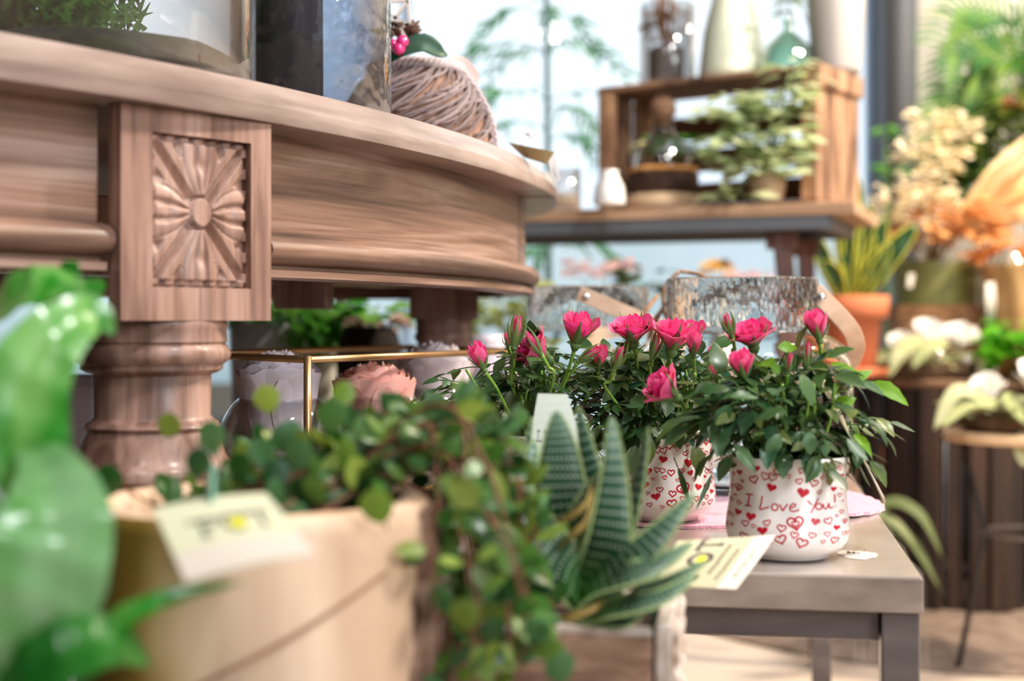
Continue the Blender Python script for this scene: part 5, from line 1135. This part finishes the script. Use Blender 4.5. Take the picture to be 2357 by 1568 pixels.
t = lathe_on('cream_bottle', 'cream conical bottle in the middle of the crate top', .215, .10, [(.001, 0), (.058, 0), (.063, .004), (.062, .02), (.054, .09), (.037, .16), (.024, .20), (.024, .23), (.02, .23), (.001, .22)], mat('cream_glaze', (226, 230, 206), .35, coat=.5), 'bottle', 'bottle_body')
t = lathe_on('glass_cloche', 'pale green glass cloche with a sprig inside, right part of the crate top', .098, .09, [(.048, 0), (.050, .002), (.049, .02), (.040, .05), (.022, .068), (.009, .078), (.008, .09), (.013, .098), (.001, .103), (.001, .1), (.006, .097), (.006, .078), (.020, .066), (.038, .048), (.047, .02), (.0475, .0)], thinglass('green_tint_glass', (222, 238, 228), .8), 'cloche', 'glass_body')
x, y = top(.098, .09); t2 = thing('green_sprig', 'trailing green sprig hanging over the glass cloche', 'plant', (x, y, CT)); leaves(t2, 'foliage', mat('sprig_leaf', (120, 150, 80), .5, island=[(86, 120, 60), (170, 190, 130)], tl=.4), (x+.002, y, CT+.14), .03, .025, .045, 50, .024, 73); b = MB(); b.tube(smoothpath([(x+.055, y+.03, CT+.001), (x+.05, y+.03, CT+.08), (x, y, CT+.17)], 5), .0015, 5); b.build('stem', stemM, t2)
x, y = top(.03, .15); t = thing('tall_grey_vase', 'tall grey-beige tapered vase at the back right corner of the crate top', 'vase', (x, y, CT)); b = MB(); b.lathe([(.001, 0), (.042, 0), (.044, .01), (.052, .12), (.056, .24), (.052, .24), (.04, .02), (.001, .02)], (0, 0, 0), 48); b.build('vase_body', mat('grey_beige_glaze', (186, 180, 174), .5, col2=(170, 164, 160), scale=3), t, world=False)

# ---------------- feathery indoor tree in front of the window
fernM = mat('feathery_leaf', (82, 146, 104), .6, island=[(70, 138, 116), (90, 164, 60), (84, 150, 140)], tl=.5)
ft_ = pot('feathery_tree', 'slim feathery tree with thin stem standing before the window, behind the oval table tip', 1258, 3.35, 200, 1000, 1150, offw, cat='potted plant', z0=.0005)
b = MB(); bx, by = XY(1258, 3.35), 3.35
b.tube([(bx, by, .08), (bx+.005, by, .8), (bx, by, 1.45), (bx, by, 1.8)], [.011, .009, .007, .004], 8); fl_ = MB(); rt = random.Random(17)
for (y, az, L_) in ((112, 0, .15), (118, PI, .2), (130, 2.6, .14), (230, PI+.2, .17), (262, .5, .12), (300, PI-.3, .16), (235, -.2, .2), (60, .3, .1), (40, PI, .14), (20, 1.4, .1), (330, .1, .12), (560, 2.8, .13), (575, .2, .16), (590, 4.4, .1)):
    s = Vector((bx, by, ZY(y, by))); d_ = Vector((math.cos(az), math.sin(az)*.7, 0)); pp = [s+d_*L_*1.15*t+Vector((0, 0, .05*math.sin(t*2.2)-.10*t*t)) for t in [i/10 for i in range(11)]]; b.tube(pp, [.0022]*6+[.0012]*5, 5)
    for i in range(2, 11):
        for k in range(3 if i > 4 else 1):
            dr = (d_*rt.uniform(.1, 1)+Vector((rt.uniform(-.7, .7), rt.uniform(-.7, .7), rt.uniform(-.7, .2)))).normalized(); L2 = rt.uniform(.03, .065); fl_.blade([pp[i], pp[i]+dr*L2*.5, pp[i]+dr*L2-Vector((0, 0, L2*.3))], [.003, .008, .002], (0, -1, .3), n=2)
b.build('stem', mat('tree_stem', (92, 120, 124), .7), ft_); fl_.build('foliage', fernM, ft_, recalc=False)

# ---------------- right side: bark barrel with pots, flowers and arrangement
bkM = mat('dark_bark_slab', (66, 44, 33), .8, col2=(34, 24, 19), scale=9, stretch=(3, 3, .4), bump=.8)
BD = 3.12; BX = XY(2200, BD); BT = ZY(872, 2.95)
bb = thing('bark_stand', 'round plant stand clad in dark upright bark slabs, right of the bench', 'plant stand', (BX, BD, 0))
b = MB(); b.lathe([(.001, BT-.02), (.225, BT-.02), (.232, BT-.016), (.232, BT-.003), (.228, BT), (.001, BT)], (BX, BD, 0), 64); b.build('stand_top', mat('brown_stand_top', (136, 102, 76), .7, col2=(104, 76, 56), scale=12, bump=.3), bb)
b = MB()
for k in range(30):
    a = 2*PI*k/30; r = .212+.012*math.sin(k*2.3); b.box((BX+r*math.cos(a), BD+r*math.sin(a), (BT-.0145)/2), (.02, .038+.008*math.sin(k*1.7), BT-.0285), a)
b.build('bark_slab', bkM, bb, smooth=False, bevel=.004)
bk2 = thing('bark_stand', 'second dark bark clad stand at the right edge, behind the small round table', 'plant stand', (XY(2420, 3.3), 3.3, 0)); b = MB()
b.lathe([(.001, .44), (.24, .44), (.245, .45), (.24, .46), (.001, .46)], (XY(2420, 3.3)+.17, 3.35, 0), 48); b.build('stand_top', bkM, bk2); b = MB()
for k in range(30): a = 2*PI*k/30; b.box((XY(2420, 3.3)+.17+.222*math.cos(a), 3.35+.222*math.sin(a), .2235), (.02, .042, .432), a)
b.build('bark_slab', mat('brown_bark_slab', (96, 66, 46), .8, col2=(50, 34, 26), scale=9, stretch=(3, 3, .4), bump=.8), bk2, smooth=False, bevel=.004)
terra = mat('terracotta', (216, 128, 88), .75, col2=(200, 112, 74), scale=12)
sn = thing('snake_plant', 'yellow edged snake plant in a terracotta pot and saucer on the bark stand', 'potted plant', (XY(1962, 3.0), 3.0, 0)); sx, sy = XY(1962, 3.0), 3.0
SZ0 = BT+.0004
sd2 = thing('low_stand', 'narrow dark block supporting the terracotta pot beside the bark stand', 'stand', (sx, sy, 0)); b = MB(); b.lathe([(.001, 0), (.060, 0), (.060, BT-.0065), (.001, BT-.0065)], (sx-.050, sy, .0065), 40); b.build('block', bkM, sd2)
hp = ZY(681, sy)-SZ0
b = MB(); b.lathe([(.001, 0), (.060, 0), (.076, .004), (.080, .022), (.076, .022), (.070, .008), (.001, .006)], (sx, sy, SZ0), 48); b.build('saucer', terra, sn)
b = MB(); b.lathe([(.001, .009), (.045, .009), (.048, .012), (.060, hp-.05), (.066, hp-.048), (.0735, hp-.047), (.076, hp-.002), (.074, hp), (.067, hp), (.062, hp-.02), (.001, hp-.022)], (sx, sy, SZ0), 48); b.build('pot', terra, sn)
def snake():
    m = mat('snake_leaf', (48, 88, 40), .4, coat=.2); N = m.node_tree.nodes; L = m.node_tree.links; tc = N.new('ShaderNodeTexCoord'); s_ = N.new('ShaderNodeSeparateXYZ'); L.new(tc.outputs['UV'], s_.inputs[0])
    r = N.new('ShaderNodeValToRGB'); L.new(s_.outputs['X'], r.inputs[0]); r.color_ramp.interpolation = 'CONSTANT'; e = r.color_ramp.elements; e[0].color = lin((176, 172, 52)); e[1].position = .10; e[1].color = lin((30, 66, 28)); q = e.new(.92); q.color = lin((176, 172, 52)); L.new(r.outputs[0], N['Principled BSDF'].inputs['Base Color']); return m
snm = snake()
for (x0, x1, y1, w_, bx_) in ((1930, 1850, 515, .026, -.3), (1945, 1935, 355, .030, 0), (1958, 1962, 430, .030, 0), (1975, 2000, 470, .032, .2), (1985, 2110, 515, .034, .5), (1950, 1975, 400, .026, .1), (1970, 2050, 560, .030, .4), (1940, 1890, 600, .026, -.4), (1965, 1930, 480, .030, -.1), (1990, 2035, 500, .028, .2)):
    a = P(x0, 690, 3.0); t_ = P(x1, y1, 2.97); pp = smoothpath([a, a.lerp(t_, .5)+Vector((-bx_*.01, 0, .01)), t_], 6); b = MB(); b.blade(pp, [w_*1.4*x for x in (.5, .6, .7, .82, .92, 1, 1, 1, .97, .9, .76, .5, .04)], (bx_*.4, -1, 0), fold=.22, n=8, wave=.05); b.build('snake_leaf', snm, sn, recalc=False, solid=.002)
# olive ceramic pot in a woven basket with dried bouquet
gp = thing('dried_bouquet', 'dried cream and orange bouquet in an olive pot inside a woven basket', 'dried flowers', (XY(2150, 3.2), 3.2, BT+.0004)); gx, gy = XY(2150, 3.23), 3.23
b = MB(); b.lathe([(.001, 0), (.085, 0), (.095, .02), (.102, .09), (.104, .155), (.098, .155), (.09, .10), (.001, .09)], (gx, gy, BT), 56, fn=lambda a, z: 1+.02*math.sin(a*18)*math.cos(z*400)); b.build('woven_basket', mat('woven_seagrass', (176, 130, 86), .8, col2=(120, 82, 54), scale=50, stretch=(1, 1, 4), bump=1), gp)
b = MB(); b.lathe([(.085, .10), (.096, .155), (.103, .24), (.106, .25), (.103, .255), (.095, .25), (.001, .235)], (gx, gy, BT), 56); b.build('olive_pot', mat('olive_glaze', (128, 128, 74), .35, col2=(108, 110, 62), scale=8, coat=.3), gp)
hyM = mat('cream_hydrangea', (255, 244, 220), .7, island=[(244, 226, 186), (255, 250, 236)], tl=.3); orM = mat('dried_orange_leaf', (224, 156, 92), .7, island=[(240, 190, 128), (200, 124, 66), (236, 176, 110)], tl=.35); whM = mat('dried_wheat', (246, 216, 166), .7, island=[(232, 194, 138), (252, 232, 194)], tl=.3)
def blossom(parent, px, py, d, r, N, seed, m=None): leaves(parent, 'hydrangea_head', m or hyM, P(px, py, d), r, r, r*.8, N, r*.5, seed, wf=.9, droop=.2)
for i, (x, y, r) in enumerate(((2140, 290, .045), (2185, 275, .03), (2215, 300, .035), (2110, 350, .045), (2160, 370, .045), (2200, 350, .03), (2120, 430, .05), (2060, 455, .045), (2040, 500, .04), (2150, 455, .045), (2110, 510, .045))): blossom(gp, x, y, 3.1, r, 60, 100+i)
for i, (x, y, rx, rz, N) in enumerate(((2200, 480, .07, .03, 60), (2120, 540, .06, .03, 50), (2230, 520, .06, .035, 60))): leaves(gp, 'dried_leaf', orM, P(x, y, 3.12), rx, .05, rz, N, .055, 120+i, wf=.35)
b = MB(); rw = random.Random(6)
for k in range(44):
    a = P(rw.uniform(2180, 2260), rw.uniform(520, 560), 3.15); e = P(rw.uniform(2300, 2480), rw.uniform(300, 520), rw.uniform(3.0, 3.3)); b.blade(smoothpath([a, a.lerp(e, .5)+Vector((0, 0, .015)), e], 4), [.004, .008, .012, .016, .019, .02, .018, .012, .003], (rw.uniform(-.4, .4), -1, .6), fold=.2, n=2)
b.build('wheat_frond', whM, gp, recalc=False); branches(gp, mat('dry_stalk', (170, 130, 84), .8), (gx, gy, BT+.238), [P(x, y, 3.12) for x, y in ((2140, 300), (2215, 310), (2110, 360), (2060, 455), (2200, 480), (2230, 520), (2160, 370), (2120, 540), (2040, 500), (2260, 500), (2180, 560))], .0025)
card('price_tag', 'small white label on the olive pot of the dried bouquet', [P(2088, 662, 3.07), P(2100, 662, 3.07), P(2106, 630, 3.07), P(2090, 630, 3.07)], None, [], m0=cardW)
# kraft wrapped pot with tiny lights, at the right edge
kp = thing('kraft_paper_pot', 'kraft paper wrapped pot with dried leaves and tiny lights at the right edge', 'pot', (XY(2365, 3.05), 3.05, BT)); kx, ky = XY(2365, 3.05), 3.05
b = MB(); b.lathe([(.001, 0), (.06, 0), (.065, .05), (.075, .17), (.095, .235), (.10, .24), (.092, .235), (.07, .17), (.001, .16)], (kx, ky, BT+.0005), 60, fn=lambda a, z: 1+.05*math.sin(a*9+z*14)*min(1, z*8)); b.build('kraft_wrap', mat('kraft_paper', (226, 178, 124), .7, col2=(196, 146, 96), scale=14, bump=.6), kp)
leaves(kp, 'dried_leaf', orM, P(2330, 570, 3.08), .09, .06, .03, 60, .06, 131, wf=.4)
b = MB()
for x, y in ((2345, 600), (2350, 640), (2325, 625), (2318, 645), (2338, 588)): b.ball(P(x, y, 3.0), .0028, 8)
lt_ = b.build('tiny_light', mat('warm_led', (255, 236, 200), .4, emis=14), kp)
b = MB(); b.tube(smoothpath([P(2345, 600, 3.002), P(2338, 588, 3.002), P(2325, 625, 3.002), P(2318, 645, 3.002), P(2350, 640, 3.002), P(2345, 700, 3.03)], 4), .0007, 4); b.build('light_wire', goldM, kp)
b = MB(); b.blade([P(2278, 650, 2.98), P(2279, 690, 2.98), P(2280, 735, 2.98)], [.018, .022, .016], (0, -1, 0)); tag(b.build('paper_label', cardW, solid=.0008), 'small white label hanging on the kraft paper pot', 'label')
# bright plant and palms, right
gb_ = pot('green_plant', 'bright green bushy plant in a dark pot at the right edge between the two arrangements', 2400, 2.92, 130, 850, 920, blackM, cat='potted plant', z0=.461)
leaves(gb_, 'foliage', mat('vivid_leaf', (92, 176, 28), .4, island=[(120, 204, 40), (62, 140, 30)], tl=.5), P(2350, 790, 2.90), .075, .06, .05, 170, .035, 141, wf=.7)
pm = thing('potted_palm', 'tall feathery palm plant at the upper right before the cream wall', 'potted plant', (XY(2420, 3.7), 3.7, 0)); px0, py0 = XY(2420, 3.7), 3.75
b = MB(); b.lathe([(.001, 0), (.12, 0), (.15, .3), (.14, .3), (.001, .27)], (px0, py0, 0), 40); b.build('pot', terra, pm)
palmM = mat('palm_leaf', (60, 124, 44), .5, island=[(40, 104, 44), (120, 150, 50), (80, 140, 56)], tl=.3); b = MB(); s_ = MB(); rp_ = random.Random(8)
s_.tube([(px0, py0, .25), (px0-.02, py0, .9), (px0-.03, py0-.05, 1.5)], [.03, .025, .02], 10)
for k in range(26):
    base = P(2330+rp_.uniform(-20, 30), rp_.uniform(60, 330), 3.55); az = rp_.uniform(-.4, 3.6) if k % 3 else rp_.uniform(2.4, 3.5); L_ = rp_.uniform(.14, .24); d_ = Vector((math.cos(az), -.35*abs(math.sin(az)), rp_.uniform(-.1, .9))).normalized(); pp = [base+d_*L_*t+Vector((0, 0, -.09*t*t)) for t in [i/9 for i in range(10)]]; s_.tube(pp, .002, 5); s_.tube([pp[0], (px0-.02, py0-.05, base.z-.2)], .003, 5)
    for i in range(1, 10):
        for sg in (-1, 1):
            tg = (pp[i]-pp[i-1]).normalized(); sd_ = tg.cross(Vector((0, -1, .3))).normalized()*sg; e = (tg*.9+sd_).normalized(); l2 = .16*(1-abs(i-5)/8); b.blade([pp[i], pp[i]+e*l2*.5, pp[i]+e*l2-Vector((0, 0, l2*.25))], [.005, .011, .001], (0, -1, .3), n=2)
b.build('palm_frond', palmM, pm, recalc=False); s_.build('stem', mat('palm_stem', (120, 130, 70), .6), pm)
bu = thing('leafy_shrub', 'dense mixed green shrub right of the dried bouquet, below the palm', 'potted plant', (XY(2330, 3.45), 3.5, 0)); b = MB(); b.lathe([(.001, 0), (.1, 0), (.12, .28), (.11, .28), (.001, .26)], (XY(2300, 3.55), 3.65, 0), 36); b.build('pot', greyp, bu)
mixM = mat('mixed_leaf', (84, 116, 44), .5, island=[(120, 140, 50), (50, 84, 40), (160, 170, 80), (84, 140, 70)], tl=.35)
for i, (x, y, rx, rz, N) in enumerate(((2300, 330, .10, .07, 150), (2250, 400, .07, .05, 80), (2340, 250, .07, .06, 80), (2270, 470, .09, .05, 110))): leaves(bu, 'foliage', mixM, P(x, y, 3.45), rx, .07, rz, N, .05, 150+i)
branches(bu, mat('shrub_stem', (90, 80, 50), .7), (XY(2300, 3.55), 3.65, .26), [P(x, y, 3.47) for x, y in ((2300, 330), (2250, 400), (2340, 250), (2270, 470))], .005)
leaves(bu, 'orange_bloom', orM, P(2345, 235, 3.40), .025, .02, .02, 30, .03, 158, wf=.8)
# dark foliage peeking by the column
# wreath arrangements
mossG = mat('sage_moss', (190, 192, 140), .9, island=[(160, 170, 110), (212, 210, 170), (136, 150, 96)], tl=.3); roseW = mat('white_rosette', (250, 246, 240), .5, island=[(255, 252, 248), (240, 232, 222)], tl=.15)
pearl = mat('silver_bauble', (236, 232, 226), .12, metal=.6)
def arrangement(label, cx, cy, z, r, whites, balls, seed):
    t = thing('moss_wreath', label, 'wreath', (cx, cy, z)); rr_ = random.Random(seed); b = MB()
    rows = []
    for i in range(48):
        a = 2*PI*i/48; rows.append([Vector((cx+(r+.02*math.cos(q))*math.cos(a), cy+(r+.02*math.cos(q))*math.sin(a), z+.0195+.019*math.sin(q))) for q in [2*PI*j/8 for j in range(8)]])
    rows.append(rows[0]); b.grid(rows, close=True); b.build('wreath_ring', mat('twig_ring', (110, 84, 60), .9, col2=(74, 54, 38), scale=60, bump=1), t)
    b = MB()
    for k in range(420):
        a = rr_.uniform(0, 2*PI); q = rr_.uniform(-.028, .03); p = Vector((cx+(r+q)*math.cos(a), cy+(r+q)*math.sin(a), z+.022+rr_.uniform(.0, .022))); dr = Vector((rr_.uniform(-1, 1), rr_.uniform(-1, 1), rr_.uniform(-.1, .7))).normalized(); l2 = rr_.uniform(.014, .03)
        b.blade([p, p+dr*l2*.5, p+dr*l2], [.004, .009, .002], (0, -.5, 1), n=2)
    b.build('moss_cover', mossG, t, recalc=False)
    for i, (x, y, zz, s) in enumerate(whites):
        m = petals(Vector((cx+x, cy+y, z+zz)), (rr_.uniform(-.3, .3), -.5, 1), s, .9, None, seed+i); m.build('white_rosette', roseW, t, recalc=False)
    for x, y, zz, s in balls: b = MB(); b.ball((cx+x, cy+y, z+zz), s, 14); b.build('bauble', pearl, t)
    return t
arrangement('moss wreath with white rosettes and baubles lying on the bark stand', XY(2150, 2.93)+.01, 3.02, BT+.0005, .085, [(-.02, -.05, .06, .085), (.055, -.04, .06, .075), (-.04, .05, .05, .06)], [(-.055, -.075, .045, .012), (.0, -.085, .05, .012), (.06, -.08, .04, .012)], 5)
b = MB()
for i, (x0, y0, x1, y1) in enumerate(((2110, 800, 2050, 850), (2120, 780, 2045, 870), (2180, 790, 2100, 850))):
    pp = smoothpath([P(x0, y0, 2.9), P((x0+x1)/2-8, (y0+y1)/2-14, 2.88), P(x1, y1, 2.87)], 5); b.blade(pp, [.02, .026, .03, .032, .032, .03, .028, .024, .018, .012, .002], (0, -.8, .8), fold=.2, n=3)
tag(b.build('sage_leaf', mossG, recalc=False, solid=.001), 'drooping sage leaves at the left side of the wreath on the bark stand', 'leaves')
# small round side table
rt_ = thing('round_side_table', 'small round side table with pale wood top and thin black wire legs', 'table', (XY(2390, 2.42), 2.42, 0)); tx, ty, tz, tr_ = XY(2375, 2.42), 2.42, ZY(992, 2.42), .145
b = MB(); b.lathe([(.001, tz-.016), (tr_-.002, tz-.016), (tr_, tz-.014), (tr_, tz-.002), (tr_-.002, tz), (.001, tz)], (tx, ty, 0), 64); b.build('tabletop', mat('pale_table_wood', (232, 196, 156), .5, col2=(210, 170, 130), scale=6, stretch=(1, 6, 1)), rt_)
for k in range(3):
    a = PI*.93+k*2*PI/3; b = MB(); b.tube([(tx+.115*math.cos(a), ty+.115*math.sin(a), tz-.016), (tx+.075*math.cos(a), ty+.075*math.sin(a), .24), (tx+.12*math.cos(a), ty+.12*math.sin(a), .006)], .005, 8); b.ball((tx+.12*math.cos(a), ty+.12*math.sin(a), .0055), .0075, 8, 0, (1, 1, .7)); b.build('leg', blackM, rt_)
b = MB(); b.tube([(tx+.08*math.cos(2*PI*i/40), ty+.08*math.sin(2*PI*i/40), .24) for i in range(41)], .0035, 6, cap=False); b.build('wire_ring', mat('dull_wire', (120, 110, 106), .5, metal=.5), rt_)
arrangement('moss wreath with white flowers and baubles on the small round side table', tx-.01, ty, tz+.0005, .095, [(-.01, -.06, .06, .085), (.05, -.03, .06, .08), (-.05, .04, .05, .06)], [(-.085, -.065, .05, .011), (-.05, -.085, .055, .011), (.03, -.09, .05, .011)], 9)
b = MB()
for (x0, y0, xm, ym, x1, y1) in ((2270, 925, 2200, 905, 2150, 990), (2300, 935, 2230, 930, 2165, 985), (2357, 930, 2320, 925, 2370, 985), (2360, 990, 2350, 1040, 2356, 1075)):
    pp = smoothpath([P(x0, y0, 2.33), P(xm, ym, 2.31), P(x1, y1, 2.29)], 6); b.blade(pp, [.02*x for x in (.8, 1, 1.2, 1.3, 1.4, 1.4, 1.3, 1.2, 1.1, 1, .8, .5, .1)], (0, -.8, .7), fold=.2, n=3)
tag(b.build('sage_leaf', mossG, recalc=False, solid=.001), 'drooping sage leaves at the side of the wreath on the small round table', 'leaves')
# leaves arching low beside the bark stand, and the round mat
ag = thing('arching_plant', 'low arching grey-green leaved plant on the floor between the bench and the bark stand', 'potted plant', (XY(2020, 2.75), 2.78, 0)); b = MB(); b.lathe([(.001, 0), (.05, 0), (.06, .1), (.055, .1), (.001, .09)], (XY(1985, 2.78), 2.78, .006), 30); b.build('pot', blackM, ag)
b = MB()
for (xm, ym, x1, y1, w_) in ((2080, 1165, 2170, 1285, .03), (2060, 1225, 2165, 1360, .034), (2030, 1190, 2110, 1260, .028), (1960, 1190, 1900, 1270, .026)):
    pp = smoothpath([Vector((XY(1985, 2.78), 2.78, .095)), P((1985+xm)/2, ym+10, 2.76), P(xm+30, ym+20, 2.72), P(x1, y1, 2.70)], 5); b.blade(pp, [w_*math.sin(PI*(.12+.86*i/(len(pp)-1))) for i in range(len(pp))], (.3, -.8, .7), fold=.3, n=4)
b.build('foliage', mat('grey_green_leaf', (132, 142, 96), .6, island=[(110, 124, 74), (160, 168, 122)], tl=.2), ag, recalc=False, solid=.001)
b = MB(); b.lathe([(.001, 0), (.66, 0), (.665, .003), (.66, .006), (.001, .006)], (XY(2230, 3.0), 3.05, .0002), 90); tag(b.build('round_mat', mat('grey_brown_mat', (146, 126, 112), .95, col2=(120, 102, 90), scale=30, bump=.5)), 'large round grey-brown mat on the pale floor under the bark stands', 'mat')
hg = thing('hanging_ivy', 'small green ivy sprigs beside the dark grey column', 'plant', (XY(2040, 4.3), 4.42, 0)); b = MB(); b.lathe([(.001, 0), (.08, 0), (.1, .22), (.09, .22), (.001, .2)], (XY(2040, 4.3), 4.3, 0), 30); b.build('pot', terra, hg)
branches(hg, stemM, (XY(2040, 4.3), 4.3, .2), [P(2040, 300, 4.3), P(2085, 320, 4.3), P(2045, 395, 4.3)], .003); 
for i, (x, y) in enumerate(((2036, 300), (2085, 318), (2048, 392))): leaves(hg, 'foliage', lushM, P(x, y, 4.3), .025, .02, .018, 14, .035, 170+i, wf=.7)
print('objects', len(bpy.data.objects))
